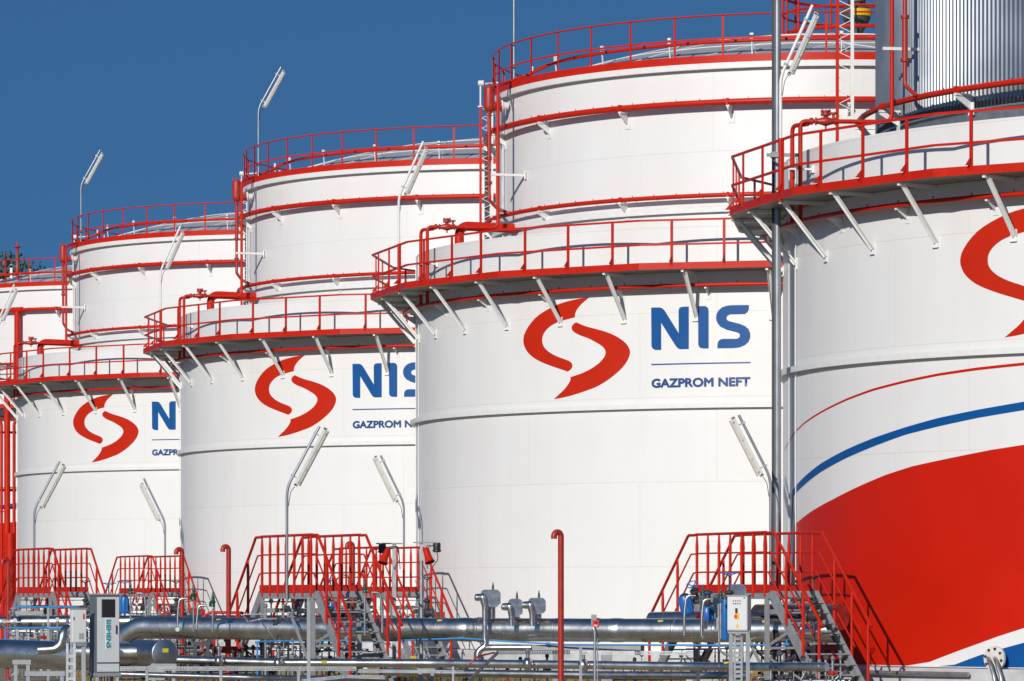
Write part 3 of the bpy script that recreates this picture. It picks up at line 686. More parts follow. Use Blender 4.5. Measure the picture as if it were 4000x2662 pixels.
# ------------------------------------------------------------------ gooseneck lamps
def lamp(label, base, zb, top, metal, red_to=None, r=.032, group='tube lamps on bent poles'):
    base = V(base); top = V(top); top.y = base.y; b = V((base.x, base.y, zb)); d = (top-b).normalized()
    t = thing('tube_lamp', label, 'lamp', base, group)
    pl = ob('pole', MB().tube(bend([base, b, top], .22, 8), r, 12), metal, t)
    if red_to: ob('pole_sleeve', MB().tube([base, V((base.x,base.y,red_to))], r+.008, 12), RED, t)
    side = 1 if d.x > 0 else -1
    n = V((d.z*side, 0, -d.x*side)).normalized()       # out of the bend, downwards
    yv = V((0,1,0)); c0 = b + d*.12 + n*.145; c1_ = c0 + d*1.47
    body = MB().box((c0+c1_)/2 , ((c1_-c0).length, .075, .16), d, n, yv)
    body.box(c0+d*.02, (.06,.09,.16), d, n, yv).box(c1_-d*.02, (.06,.09,.16), d, n, yv)
    fx = ob('fixture', body, LAMPB, t, bevel=.008)
    ob('tube_cover', MB().tube([c0+n*.05+d*.04, c1_+n*.05-d*.04], .062, 12), LENS, fx)
    for f in (.12,.85):
        p = c0.lerp(c1_, f); ob('clamp', MB().bar(p-n*.02, p-n*.15, .03, .03, up=yv).box(p-n*.16,(.05,.08,.09),d,n,yv), GALV, fx)
    for f in (.08,.3,.62,.92): ob('clip', MB().box(c0.lerp(c1_, f)+n*.035, (.03,.05,.18), d, n, yv), GALV, fx)
    ob('cable', MB().tube(bend([c0-d*.02, c0-d*.16-n*.03, V((b.x+.035*side, b.y-.03, zb-.42))], .1), .009, 6), BLACK, t)
    return t
def LP(px, py, Z): return P(px, py, Z)
lamp('grey tube lamp leaning left, in front of the thick steel mast', (LP(3010,0,91.2).x,91.2,2.1), LP(0,1868,91.2).z, LP(2886,1622,91.2), POLE)
lamp('largest grey tube lamp leaning right, rising from the platform left of centre', (LP(1121,0,92).x,92,1.9), LP(0,1905,92).z, LP(1248,1666,92), POLE)
lamp('grey tube lamp leaning left near the sirens', (LP(1578,0,117.8).x,117.8,2.1), LP(0,1968,117.8).z, LP(1487,1780,117.8), POLE)
lamp('small grey tube lamp leaning left, on the platform right of the tall cabinet', (LP(645,0,144.5).x,144.5,2.1), LP(0,2040,144.5).z, LP(562,1870,144.5), POLE, r=.036)
lamp('grey tube lamp leaning right at far left, on the platform by the thick red pipes', (LP(134,0,121.5).x,121.5,1.7), LP(0,1990,121.5).z, LP(233,1803,121.5), POLE, r=.034)
for k, nm in ((0,'the wave tank'),(1,'the central tank'),(2,'the second lettered tank'),(3,'the leftmost lettered tank')):
    b = TC(k)+cyl(70,13.25,10.72)
    lamp('white tube lamp with red foot on the walkway of '+nm, b, 13.45, b+V((.70,0,4.30)), WHITE, red_to=12.1, r=.036)
b = TC(1)+cyl(70.5,9.72,16.7); lamp('bare grey pole on the roof edge of the central tank, running out of frame', b, 20.9, b+V((.8,0,5.6)), GALV)
b = TC(2)+cyl(69,9.72,16.7); lamp('grey tube lamp against the sky on the second tallest roof', b, 19.3, b+V((.80,0,4.05)), GALV)
b = TC(3)+cyl(69,9.72,16.7); lamp('grey tube lamp against the sky on the roof at far left', b, 19.3, b+V((.80,0,4.05)), GALV)

# ------------------------------------------------------------------ steel mast by the nearest tank
b = P(3037, 2321, 91.9); b.z = 0
t = thing('steel_mast', 'thick round steel mast rising past the walkway left of the nearest tank', 'mast', b)
ob('shaft', MB().tube([b, b+V((0,0,8)), b+V((0,0,20))], [.085,.082,.072], 20), POLE, t)
ob('side_channel', MB().bar(b+V((-.10,.03,0)), b+V((-.10,.03,20)), .05, .05, up=(0,1,0)), DARK, t)
m = MB().bar(b+V((-.24,-.02,11.95)), b+V((.5,.02,11.95)), .09, .07).box(b+V((-.02,0,11.95)), (.26,.24,.12))
ob('wall_clamp', m, STEEL, t)
ob('base_plate', MB().box(b+V((0,0,.02)), (.5,.5,.04)), STEEL, t)

# ------------------------------------------------------------------ gooseneck vents
def goose(label, px, pytop, Z, r=.056, w=.15):
    b = P(px, pytop, Z); zt = b.z - r - w/2; b.z = 0
    dx = V((-.86,-.5,0)); pts = [b, V((b.x,b.y,zt))]
    for i in range(1, 13):
        a = math.pi*i/12; pts.append(V((b.x,b.y,zt)) + dx*(w/2*(1-math.cos(a))) + V((0,0,w/2*math.sin(a))))
    pts.append(pts[-1]-V((0,0,.05)))
    m = MB().tube(pts, r, 20, caps=False); m.lathe([(r+.07,0),(r+.07,.02)], b+V((0,0,.3)), (0,0,1), 16)
    m.lathe([(r-.008,.0),(r-.006,.01)], pts[-1]+V((0,0,.03)), (0,0,1), 16)
    return solid('vent_pipe', m, RED2, label, 'vent pipe', 'red gooseneck vents', loc=b)
goose('tall red gooseneck vent standing alone before the central tank, nearest to the camera', 2191, 2068, 76)
goose('red gooseneck vent touching the railings right of the tall grey cabinet', 711, 2137, 96)
goose('red gooseneck vent in open space between two railed platforms', 893, 2126, 94)
goose('red gooseneck vent seen through the railings of the biggest platform', 1378, 2114, 97)
goose('red gooseneck vent at the extreme left edge', 32, 2177, 100)

# ------------------------------------------------------------------ insulated pipes
def bands(t, pts, r, step=1.05, w=.02, t_=.007):
    acc = 0; nxt = .4
    for a, b in zip(pts[:-1], pts[1:]):
        a = V(a); b = V(b); L = (b-a).length; d = (b-a).normalized()
        while nxt < acc+L:
            p = a + d*(nxt-acc); ob('seam_band', MB().tube([p-d*w/2, p+d*w/2], r+t_, 28, sm=True), ALU2, t); nxt += step*random.uniform(.8,1.25)
        acc += L
def pipe(label, pts, r, mat_=ALU, rb=.5, step=1.05, name='insulated_pipe', n=32):
    pts = [V(p) for p in pts]; path = bend(pts, rb, 8); t0 = V((pts[0].x, pts[0].y, 0))
    t = thing(name, label, 'pipe', t0)
    ob('cladding', MB().tube(path, r, n), mat_, t)
    if step: bands(t, path, r, step)
    return t
def mainY(px):     # plan line of the main pipe
    t = (px-2000)/F; return (88.3+.43*4.69)/(1+.43*t)
def mp(px, z, dy=0): Y = mainY(px)+dy; return V(((px-2000)*Y/F, Y, z))
pm_ = pipe('thick shiny clad pipe running across the whole yard under the platforms', [mp(3262,1.31), mp(2500,1.31), mp(1200,1.31), mp(520,1.33), mp(440,.76), mp(380,.70,.3)], .256, rb=.42)
for a, w_, t_ in ((2410,.34,.006),(2335,.05,.014),(1820,.34,.006),(1870,.04,.02),(1880,.04,.02),(2640,.05,.012),(2800,.05,.01)):
    p = mp(a,1.31); d = (mp(a+10,1.385)-mp(a-10,1.385)).normalized() if w_ < .1 else V((.955,-.30,0)).normalized(); ob('joint_collar', MB().tube([p-d*w_/2, p-d*w_/2.6, p, p+d*w_/2.6, p+d*w_/2], [.250+t_, .256+t_, .262+t_, .256+t_, .250+t_], 32), ALU, pm_)
pipe('wide clad pipe low at the left edge behind the small control box', [V((-14.5,84.5,1.0)), V((-9.0,85.5,.80)), V((-8.3,87.5,.80))], .295, rb=.3)
pipe('short clad elbow rising behind the small control box', [P(150,2540,82), P(236,2536,82), P(250,2462,82), P(330,2440,83)], .10, rb=.3, step=.3)
pipe('dull grey clad pipe behind the thick shiny one at left', [P(-200,2434,101), P(620,2428,100), P(1500,2428,99)], .15, ALU2, step=2.2)
pipe('slim shiny pipe along the bottom below the thick one', [P(560,2575,87), P(1100,2590,86), P(1700,2592,85), P(2100,2596,84), P(2700,2604,82.5), P(3230,2606,80.5)], .088, rb=.2, step=.8)
pipe('lowest slim clad pipe near the ground before the central tank', [P(1500,2626,88), P(2300,2638,86), P(2920,2640,84)], .085, ALU2, rb=.2)
pipe('thin clad pipe in shade along the lower left', [P(380,2632,82), P(1000,2648,82), P(1500,2652,83)], .055, ALU2, rb=.2)
for px, py, Z, r, lab in ((2062,2594,83.9,.145,'round clad valve bulb on the slim pipe, left of the tall red vent'),(2279,2600,83.4,.15,'round clad valve bulb on the slim pipe, beside the fire call point pole'),
                          (1088,2592,85.8,.135,'round clad valve bulb under the biggest platform'),(856,2584,86.2,.13,'round clad valve bulb under the vent between two platforms')):
    c = P(px,py,Z); m = MB().lathe([(r*math.sin(math.pi*i/10)+.001, -r*.75*math.cos(math.pi*i/10)) for i in range(1,10)], c, (1,-.1,0), 28)
    m.lathe([(.04,0),(.04,.24),(.06,.24),(.06,.3)], c, (0,0,1), 10)
    solid('valve_bulb', m, ALU, lab, 'valve', 'clad valve bulbs')
# barrel with flat end
c = P(646,2553,83.5); d = V((-.42,.9,0)).normalized()
t = thing('blind_barrel', 'blind end of a fat clad pipe facing the viewer, yellow sticker on it', 'pipe end', V((c.x,c.y,0)))
ob('cladding', MB().lathe([(.262,0),(.282,.012),(.282,.06),(.268,.07),(.268,1.6)], c, d, 40), ALU2, t)
ob('stub_pipe', MB().tube([c+d*1.0, c+d*1.0+V((-1.6,.5,0))], .19, 24), ALU, t)
ob('sticker', MB().box(c-d*.006+V((.0,0,.06)), (.125,.004,.08), (d.y,-d.x,0), d, (0,0,1)), YTAG, t)
ob('saddle', MB().box(c+d*.4+V((0,0,-.4)), (.4,.12,.3)).bar(c+d*.4+V((-.12,0,-1.0)), c+d*.4+V((-.12,0,-.5)), .06,.06, up=(0,1,0)).bar(c+d*.4+V((.14,0,-1.0)), c+d*.4+V((.14,0,-.5)), .06,.06, up=(0,1,0)), STEEL, t)
# other barrels by the right platform
pipe('stub of clad pipe beside the tilted blue valve cylinder', [P(2545,2436,91), P(2740,2432,90.3)], .255, ALU, step=.9)
pipe('fat clad pipe end behind the grey stairs, mirroring the red wave', [P(2960,2412,90.2), P(3287,2410,88.7)], .29, ALU2, step=.9)
# yellow stickers
def sticker(px, py, Z, w=.115, h=.055, lab=''):
    c = P(px,py,Z); return tag(ob('pipe_sticker', MB().box((0,0,0), (w,.004,h), (1,-.2,0), (.2,.9,.5), (-.05,-.45,.9)), YTAG), lab, 'sticker', 'yellow pipe stickers'), c
for px, py, dz, lab in ((855,2424,0,'yellow sticker on top of the thick pipe, under the vent between platforms'),(1717,2423,0,'yellow sticker on the thick pipe near the stair shadow'),(2580,2437,0,'yellow sticker on the thick pipe right of the call point'),
                        (2988,2436,0,'yellow sticker on the thick pipe right of the white control cabinet')):
    Y = mainY(px)-.232*.62; s_, c = sticker(px,py,Y,lab=lab); s_.location = mp(px,1.31)+V((0,-.256*.66,.256*.765)); s_.location.x = (px-2000)*s_.location.y/F
for px, py, Z, lab in ((1267,2586,85.5,'yellow sticker on the slim low pipe beneath the biggest platform'),(1613,2568,85.0,'yellow sticker on the slim low pipe below the siren poles'),(2445,2590,83.2,'yellow sticker on the slim low pipe right of the call point'),(2838,2590,82.0,'yellow sticker on the slim low pipe left of the cabinet posts')):
    s_, c = sticker(px,py,Z,lab=lab); s_.location = P(px,py,Z)+V((0,-.085,0))
# ------------------------------------------------------------------ blue water line
def bp(px, py): return P(px, py, mainY(px)-.42)
m = MB().tube(bend([P(1005,2760,91.5), P(1005,2507,91.5), bp(1215,2503), bp(1560,2503), bp(1800,2494), bp(2010,2508), bp(2210,2519), bp(2600,2521), bp(3073,2520), bp(3073,2455)], .06, 4), .019, 10)
for px, py in ((1005,2510),(1800,2494),(2140,2515),(3073,2518)):
    m.lathe([(.03,-.05),(.03,.05)], bp(px,py) if px > 1100 else P(px,py,91.5), (1,0,0), 10)
solid('water_line', m, PBLUE, 'light blue plastic pipe strung in front of the thick shiny pipe', 'pipe')
m = MB().tube(bend([P(22,2520,92), P(22,2454,92), P(190,2454,91), P(300,2450,91)], .06), .024, 10).tube([P(-60,2498,91), P(200,2508,90)], .02, 8)
solid('water_line', m, PBLUE, 'light blue plastic pipe at the far left above the wide clad pipe', 'pipe')
m = MB().tube([P(60,2373,104), P(300,2371,103)], .022, 8); solid('water_line', m, PBLUE, 'blue pipe under the far left platform', 'pipe')

# ------------------------------------------------------------------ insulated relief valves on the main pipe
def green_top(c, s_=1):
    return MB().lathe([(.045*s_,0),(.05*s_,.03*s_),(.035*s_,.07*s_),(.042*s_,.10*s_),(.032*s_,.19*s_),(.022*s_,.22*s_),(.018*s_,.27*s_),(.008*s_,.29*s_)], c, (0,0,1), 14)
def relief(label, x0, x1, y0, y1, Z, downto):
    a = P(x0,y0,Z); b = P(x1,y1,Z); c = (a+b)/2; w = b.x-a.x; h = a.z-b.z; rr = h*.26
    t = thing('relief_valve', label, 'valve', V((c.x,c.y,1.5)), 'clad relief valves on the thick pipe')
    m = MB(); prof = []
    for cx, cz, a0 in ((w/2-rr,h/2-rr,0),(-w/2+rr,h/2-rr,90),(-w/2+rr,-h/2+rr,180),(w/2-rr,-h/2+rr,270)):
        for i in range(7): an = rad(a0+i*15); prof.append(c+V((cx+rr*math.cos(an), -.19, cz+rr*math.sin(an))))
    m.prism(prof, (0,.38,0)); box_ = ob('cladding_box', m, ALU3, t)
    ob('seam_rim', MB().tube([p-V((0,.002,0)) for p in prof], .006, 5, closed=True), ALU, box_)
    ob('stem', MB().lathe([(.085,1.55-c.z),(.085,-h*.3)], V((c.x+w*.05,c.y,c.z)), (0,0,1), 16), ALU2, t)
    ex = V((a.x+w*.10, c.y-.26, c.z+h*.05))
    ob('outlet_pipe', MB().tube(bend([ex+V((-.02,.1,.12*0+.03)), ex+V((-.0,-.02,.04)), V((ex.x+.05,ex.y,ex.z-h*.6)), V((ex.x+.05,ex.y,downto))], .08, 6), .062, 16), ALU, t)
    ob('end_bulb', MB().lathe([(.03,-.12),(.075,-.10),(.085,-.03),(.085,.05),(.06,.07)], ex+V((-.06,.02,.0)), (1,.1,0), 18), ALU, t)
    ob('pilot_cap', green_top(V((c.x+w*.12,c.y,c.z+h/2-.01)), .62), GREEN, t)
    return t
r1 = relief('largest clad relief valve with a pipe running down past the thick pipe', 1878, 1955, 2305, 2371, 90.3, .93)
relief('middle of three clad relief valves, smallest box', 1984, 2041, 2340, 2409, 90.0, 1.4)
relief('clad relief valve box nearest the tall red vent', 2063, 2131, 2337, 2398, 89.8, 1.4)
m = MB().tube(bend([P(1897,2500,89.9), P(1897,2525,89.9), P(1866,2545,89.9), P(1866,2600,89.9)], .2), .075, 18).tube(bend([P(1866,2575,89.9), P(1872,2532,89.9), P(1930,2530,89.9), P(2075,2530,89.8)], .18), .07, 18)
solid('clad_branch', m, ALU, 'clad elbow branching below the largest relief valve', 'pipe')
def small_relief(label, px, py, Z, side=-1, s_=.85):
    c = P(px,py,Z); t = thing('safety_valve', label, 'valve', V((c.x,c.y,1.2)), 'small green safety valves')
    ob('body', green_top(c, s_).lathe([(.05*s_,-.14*s_),(.075*s_,-.12*s_),(.06*s_,-.05*s_),(.085*s_,-.01),(.085*s_,.01),(.04,.03)], c, (0,0,1), 14).lathe([(.045*s_,0),(.07*s_,.1*s_)], c-V((0,0,.07*s_)), (side,0,0), 12), GREEN, t)
    ob('drain_pipe', MB().tube(bend([c+V((side*.14,0,-.08)), c+V((side*.32,0,-.08)), c+V((side*.36,0,-.45)), c+V((side*.36,0,1.3-c.z))], .15), .028, 10), ALU2, t)
    ob('stem', MB().tube([V((c.x,c.y,1.25)), c-V((0,0,.15))], .02, 8), GALV, t)
small_relief('green safety valve with silver drain, left of two, by the shadowed stair rails', 756, 2325, 93)
small_relief('green safety valve with silver drain, right of two, near the plain red vent', 831, 2352, 92, s_=.8)
small_relief('green safety valve in front of the red platform by the blue cylinder', 510, 2305, 96, 1, .7)
small_relief('green safety valve under the railings of the biggest platform', 1425, 2300, 84.5, 1, .65)
small_relief('green safety valve above the blue valves by the white cabinet', 2815, 2325, 77.5, -1, .5)
small_relief('green safety valve beside the tilted blue wheel', 2746, 2312, 79.0, -1, .5)

# ------------------------------------------------------------------ valves with wheels
def wheel(c, r, ax=(0,0,1), tr=.010, spokes=4):
    ax = V(ax).normalized(); u = ax.orthogonal().normalized(); w = ax.cross(u); c = V(c)
    m = MB().tube([c+(u*math.cos(a*.2618)+w*math.sin(a*.2618))*r for a in range(24)], tr, 8, closed=True)
    for k in range(spokes):
        a = 2*math.pi*k/spokes; m.bar(c-ax*.06, c+(u*math.cos(a)+w*math.sin(a))*r, .014, .014, up=ax)
    m.lathe([(.022,-.07),(.022,-.03)], c, ax, 8); return m
def wheel_valve(label, px, py, Z, r, matw, ax=(0,0,1), zb=1.5, matb=DARK, body=True):
    c = P(px,py,Z); ax = V(ax).normalized(); t = thing('wheel_valve', label, 'valve', V((c.x,c.y,zb)), 'valves with hand wheels')
    ob('hand_wheel', wheel(c, r, ax), matw, t)
    f = c-ax*((c.z-zb-.3)/max(ax.z,.3))
    m = MB().tube([c-ax*.03, f], .016, 8)
    m.lathe([(.09,0),(.1,.02),(.1,.05),(.06,.07),(.05,.2),(.09,.24),(.09,.27),(.02,.3)], f-ax*.12, ax, 14)
    ob('yoke', m, matb, t)
    if body: ob('valve_body', MB().lathe([(.12,-.16),(.12,-.13),(.08,-.11),(.12,0),(.08,.11),(.12,.13),(.12,.16)], V((f.x,f.y,f.z-.16)), (1,-.3,0), 16).lathe([(.03,-.5),(.03,0)], V((f.x,f.y,f.z-.16)), (0,0,1), 8), matb, t)
wheel_valve('blue hand wheel valve left of the big platform, in front of railings, outermost', 425, 2279, 117, .21, BLUE)
wheel_valve('blue hand wheel valve above the small blue cylinder', 487, 2272, 116.5, .21, BLUE)
wheel_valve('blue hand wheel valve seen inside the biggest platform rails', 1290, 2262, 97, .14, BLUE)
wheel_valve('flat blue hand wheel on a tall spindle beside the white cabinet', 2849, 2239, 78.5, .19, BLUE, zb=1.7)
wheel_valve('tilted blue hand wheel left of the right platform', 2705, 2284, 80, .115, BLUE, ax=(-.25,-.55,.8), zb=1.75, body=False)
wheel_valve('small blue hand wheel half hidden between the blue cylinders', 2765, 2318, 79, .085, BLUE, zb=1.7, body=False)
wheel_valve('black hand wheel valve in the shade of the right stairs', 3180, 2252, 85, .13, BLACK)
wheel_valve('black hand wheel valve behind the big platform railings', 1362, 2247, 98, .16, BLACK)
wheel_valve('black hand wheel valve under the left of the two sirens', 1668, 2257, 100, .13, BLACK)
wheel_valve('black hand wheel valve at the far left platform', 333, 2270, 112, .15, BLACK)
wheel_valve('black hand wheel valve on the platform right of the tall cabinet', 688, 2272, 124, .15, BLACK)
def actuator(label, px, y0, y1, Z, r, tilt=0):
    a = P(px,y0,Z); b = P(px,y1,Z); d = V((-tilt,0,1)).normalized(); L = (a.z-b.z); t = thing('valve_cylinder', label, 'valve', V((b.x,b.y,b.z)), 'blue valve cylinders')
    ob('cylinder', MB().lathe([(r*.9,0),(r,.02),(r,L*.8),(r*.9,L*.86),(r*.85,L*.9)], b, d, 24), BLUE, t)
    for k in range(8):
        an = k*.785; u = d.orthogonal().normalized(); w = d.cross(u); p = b+(u*math.cos(an)+w*math.sin(an))*r
        ob('rib', MB().bar(p+d*.04, p+d*L*.78, .02, .02), BLUE, t)
    ob('cap', MB().lathe([(r*.7,L*.9),(r*.75,L*.94),(r*.4,L),(r*.2,L*1.02)], b, d, 18), DARK, t)
actuator('tilted ribbed blue cylinder left of the right platform', 2688, 2318, 2398, 80, .125, .22)
actuator('upright blue cylinder between the clad boxes', 2764, 2365, 2425, 79.5, .13)
actuator('tall blue cylinder touching the white cabinet', 2833, 2325, 2500, 78, .07)
actuator('blue cylinder beside the tall grey electrical cabinet', 486, 2325, 2398, 90, .095)
actuator('blue cylinder in shade beneath the biggest platform', 1295, 2345, 2400, 96, .12)
for px0, px1, y0, y1, Z, lab in ((2730,2776,2313,2388,80.0,'rounded clad box left of the cabinet, with green cap behind'),(2784,2822,2322,2388,79.5,'narrow rounded clad box behind the cabinet conduit'),(2842,2912,2284,2338,80.5,'arched clad box just above the white cabinet')):
    a = P(px0,y0,Z); b = P(px1,y1,Z); c = (a+b)/2; w = b.x-a.x; h = a.z-b.z; prof = []
    for cx, cz, a0 in ((w/2-w*.32,h/2-w*.32,0),(-w/2+w*.32,h/2-w*.32,90),(-w/2+.04,-h/2+.04,180),(w/2-.04,-h/2+.04,270)):
        rr = w*.32 if cz > 0 else .04
        for i in range(7): an = rad(a0+i*15); prof.append(c+V((cx+rr*math.cos(an), -.14, cz+rr*math.sin(an))))
    t = thing('clad_box', lab, 'cladding box', V((c.x,c.y,b.z))); ob('shell', MB().prism(prof, (0,.3,0)), ALU3, t)
    ob('rim', MB().tube([p-V((0,.002,0)) for p in prof], .006, 5, closed=True), ALU, t)
    ob('neck', MB().tube([V((c.x,c.y,b.z-.35)), V((c.x,c.y,b.z+.02))], w*.25, 14), ALU2, t)

# ------------------------------------------------------------------ cabinets
def text_obj(body, height, width, origin, xdir, up, nrm, material, name, parent, bold=.02):
    bm = text_bm(body, height, width, bold); me = bpy.data.meshes.new(name)
    o0 = ORG.get(parent.name, V((0,0,0)))
    for v in bm.verts: v.co = V(origin)+V(xdir)*v.co.x+V(up)*v.co.y+V(nrm)*(.004+v.co.z)-o0
    bm.to_mesh(me); bm.free(); me.materials.append(material); o = bpy.data.objects.new(name, me); S.collection.objects.link(o); o.parent = parent; return o
Zc = 67.0; az = rad(24); nf = V((math.sin(az), -math.cos(az), 0)); xf = V((math.cos(az), math.sin(az), 0))
zt = P(0,2326,Zc).z; zb = P(0,2629,Zc).z; fl = P(376,2321,Zc); fl.z = 0; W_ = .405; D_ = .36; H_ = zt-zb
cc = fl + xf*W_/2 - nf*D_/2
t = thing('electrical_cabinet', 'tall grey electrical cabinet with SIEMENS written down its door', 'cabinet', V((cc.x,cc.y,0)))
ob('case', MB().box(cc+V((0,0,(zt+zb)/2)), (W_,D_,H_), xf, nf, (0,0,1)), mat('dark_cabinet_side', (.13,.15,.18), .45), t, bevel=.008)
ob('roof', MB().box(cc+V((0,0,zt+.012)), (W_+.05,D_+.05,.028), xf, nf, (0,0,1)), STEEL, t)
dr = ob('door', MB().box(cc+nf*(D_/2+.01)+V((0,0,(zt+zb)/2+.07)), (W_-.03,.02,H_-.2), xf, nf, (0,0,1)), CAB, t, bevel=.004)
ob('lower_panel', MB().box(cc+nf*(D_/2+.008)+V((0,0,zb+.08)), (W_-.03,.016,.13), xf, nf, (0,0,1)), CAB, t, bevel=.004)
def fp(px, py): # point on the door's front from photo pixel
    u = (px-fl.x*0) ; tt = (px-2000)/F; p0 = fl+nf*.02
    k = (tt*p0.y-p0.x)/(xf.x-tt*xf.y); q_ = p0+xf*k; return V((q_.x,q_.y,EYE-(py-2321)*q_.y/F))
a = fp(399,2344); b = fp(447,2410)
ob('window', MB().box((a+b)/2+nf*.006, ((b-a).dot(xf),.014,a.z-b.z), xf, nf, (0,0,1)), BLACK, dr, bevel=.006)
ob('window_frame', MB().box((a+b)/2+nf*.002, ((b-a).dot(xf)+.02,.008,a.z-b.z+.02), xf, nf, (0,0,1)), DARK, dr)
a = fp(412,2416); b = fp(434,2536); wd = (b-a).dot(xf); ht = a.z-b.z
ob('sign_plate', MB().box((a+b)/2+nf*.002, (wd,.006,ht), xf, nf, (0,0,1)), WHITE, dr)
text_obj('SIEMENS', wd*.80, ht*.95, V((a.x,a.y,a.z-ht*.025))+xf*wd*.10+nf*.004, V((0,0,-1)), xf, nf, TEAL, 'lettering', dr, .05)
ob('handle', MB().box(fp(458,2460)+nf*.012-xf*.02, (.015,.02,.14), xf, nf, (0,0,1)), DARK, dr)
m = MB()
for a_ in (-1,1):
    for b_ in (-1,1): m.bar(cc+xf*a_*(W_/2-.03)+nf*b_*(D_/2-.03), cc+xf*a_*(W_/2-.03)+nf*b_*(D_/2-.03)+V((0,0,zb-.03)), .05,.05, up=(0,1,0))
m.box(cc+V((0,0,zb-.03)), (W_+.03,D_+.03,.06), xf, nf, (0,0,1)); ob('stand', m, STEEL, t)
m = MB()
for i in range(5): m.tube(bend([cc+xf*(-.1+i*.05)+V((0,0,zb)), cc+xf*(-.1+i*.05)+V((0,-.02,.2)), cc+xf*(-.2+i*.1)+V((0,0,0))], .1), .01, 6)
ob('cables', m, PBLUE, t)
# small control box on posts
Zc = 66; az = rad(-20); n2 = V((math.sin(az), -math.cos(az), 0)); x2 = V((math.cos(az), math.sin(az), 0))
def post_box(label, px0, px1, py0, py1, Zc, az, depth, group=None):
    nf = V((math.sin(az), -math.cos(az), 0)); xf = V((math.cos(az), math.sin(az), 0))
    a = P(px0,py0,Zc); W_ = P(px1,py0,Zc).x-a.x; zt = a.z; zb = P(px0,py1,Zc).z; W_ = (W_-depth*abs(nf.x))/abs(xf.x)
    mid = P((px0+px1)/2,py0,Zc); cc = V((mid.x,mid.y+depth/2,0))
    t = thing('control_box', label, 'control box', V((cc.x,cc.y,0)))
    case = ob('case', MB().box(cc+V((0,0,(zt+zb)/2)), (W_,depth,zt-zb), xf, nf, (0,0,1)), CABL, t, bevel=.006)
    ob('door', MB().box(cc+nf*(depth/2+.006)+V((0,0,(zt+zb)/2)), (W_-.02,.012,zt-zb-.03), xf, nf, (0,0,1)), CABL, t, bevel=.003)
    ob('roof', MB().box(cc+V((0,0,zt+.012)), (W_+.04,depth+.04,.02), xf, nf, (0,0,1)), STEEL, t)
    ob('stand', MB().bar(cc-xf*(W_/2-.03), cc-xf*(W_/2-.03)+V((0,0,zb)), .07,.07, up=(0,1,0)).bar(cc+xf*(W_/2-.03), cc+xf*(W_/2-.03)+V((0,0,zb)), .07,.07, up=(0,1,0)).box(cc+V((0,0,zb-.03)), (W_+.01,.1,.05), xf, nf, (0,0,1)), STEEL, t)
    return t, cc, nf, xf, W_, zt, zb
t, cc, n2, x2, w2, zt, zb = post_box('small light grey control box on posts left of the tall cabinet', 271, 337, 2380, 2512, 66.8, rad(22), .12)
def fpt(u, v): return cc+n2*(.06+.012)+x2*(u*w2)+V((0,0,zb+(zt-zb)*v))
ob('vent_grille', MB().box(fpt(.12,.2)+n2*.002, (.09,.006,.10), x2, n2, (0,0,1)), CAB, t)
m = MB()
for i in range(6): m.box(fpt(.12,.2)+n2*.006+V((0,0,-.04+i*.016)), (.08,.004,.005), x2, n2, (0,0,1))
ob('louvres', m, DARK, t)
ob('warning_label', MB().box(fpt(.30,.78)+n2*.002, (.03,.003,.09), x2, n2, (0,0,1)), ORED, t)
ob('lock', MB().box(fpt(-.38,.72)+n2*.004, (.014,.01,.05), x2, n2, (0,0,1)), DARK, t)
m = MB()
for i in range(9): m.bar(V((cc.x-.16,cc.y-.08,.12+i*.12)), V((cc.x-.06,cc.y-.08,.12+i*.12)), .008,.05)
m.bar(V((cc.x-.17,cc.y-.08,0)), V((cc.x-.17,cc.y-.08,zb)), .014,.04).bar(V((cc.x-.05,cc.y-.08,0)), V((cc.x-.05,cc.y-.08,zb)), .014,.04)
ob('cable_ladder', m, GALV, t)
t, cc, n2, x2, w2, zt, zb = post_box('white control cabinet with red and yellow switches by the right stairs', 2842, 2936, 2330, 2464, 74, rad(-24), .20)
def fpt(u, v): return cc+n2*(.10+.012)+x2*(u*w2)+V((0,0,zb+(zt-zb)*v))
m = MB()
for i in range(4): m.box(fpt(-.18+i*.11,.865), (.022,.006,.02), x2, n2, (0,0,1))
pan = ob('name_plates', m, BLACK, t)
for i, cm in enumerate((ORED, BLACK, BLUE, ORED)): ob('button', MB().lathe([(.012,0),(.012,.016)], fpt(-.18+i*.11,.79), n2, 12), cm, t)
ob('selector', MB().box(fpt(-.02,.58)+n2*.01, (.04,.03,.09), x2, n2, (0,0,1)), BLACK, t)
ob('main_switch', MB().box(fpt(0,.42)+n2*.006, (.085,.012,.10), x2, n2, (0,0,1)), YEL, t); ob('switch_handle', MB().box(fpt(-.05,.42)+n2*.022, (.045,.03,.055), x2, n2, (0,0,1)), ORED, t)
ob('warning_triangle', MB().prism([fpt(-.06,.08), fpt(.1,.08), fpt(.02,.24)], n2*.003), YEL, t)
ob('brand_plate', MB().box(fpt(.36,.95), (.03,.004,.022), x2, n2, (0,0,1)), BLACK, t)
m = MB()
for i in range(16): m.bar(V((cc.x-.075,cc.y-.03,.1+i*.085)), V((cc.x+.03,cc.y-.03,.1+i*.085)), .01,.045)
m.bar(V((cc.x-.085,cc.y-.03,0)), V((cc.x-.085,cc.y-.03,zb-.1)), .012,.04).bar(V((cc.x+.04,cc.y-.03,0)), V((cc.x+.04,cc.y-.03,zb-.1)), .012,.04)
ob('cable_ladder', m, GALV, t)
ob('conduit', MB().tube(bend([P(2806,2360,75), P(2810,2540,75), P(2835,2562,75), P(2870,2562,75)], .08), .018, 8), GALV, t)

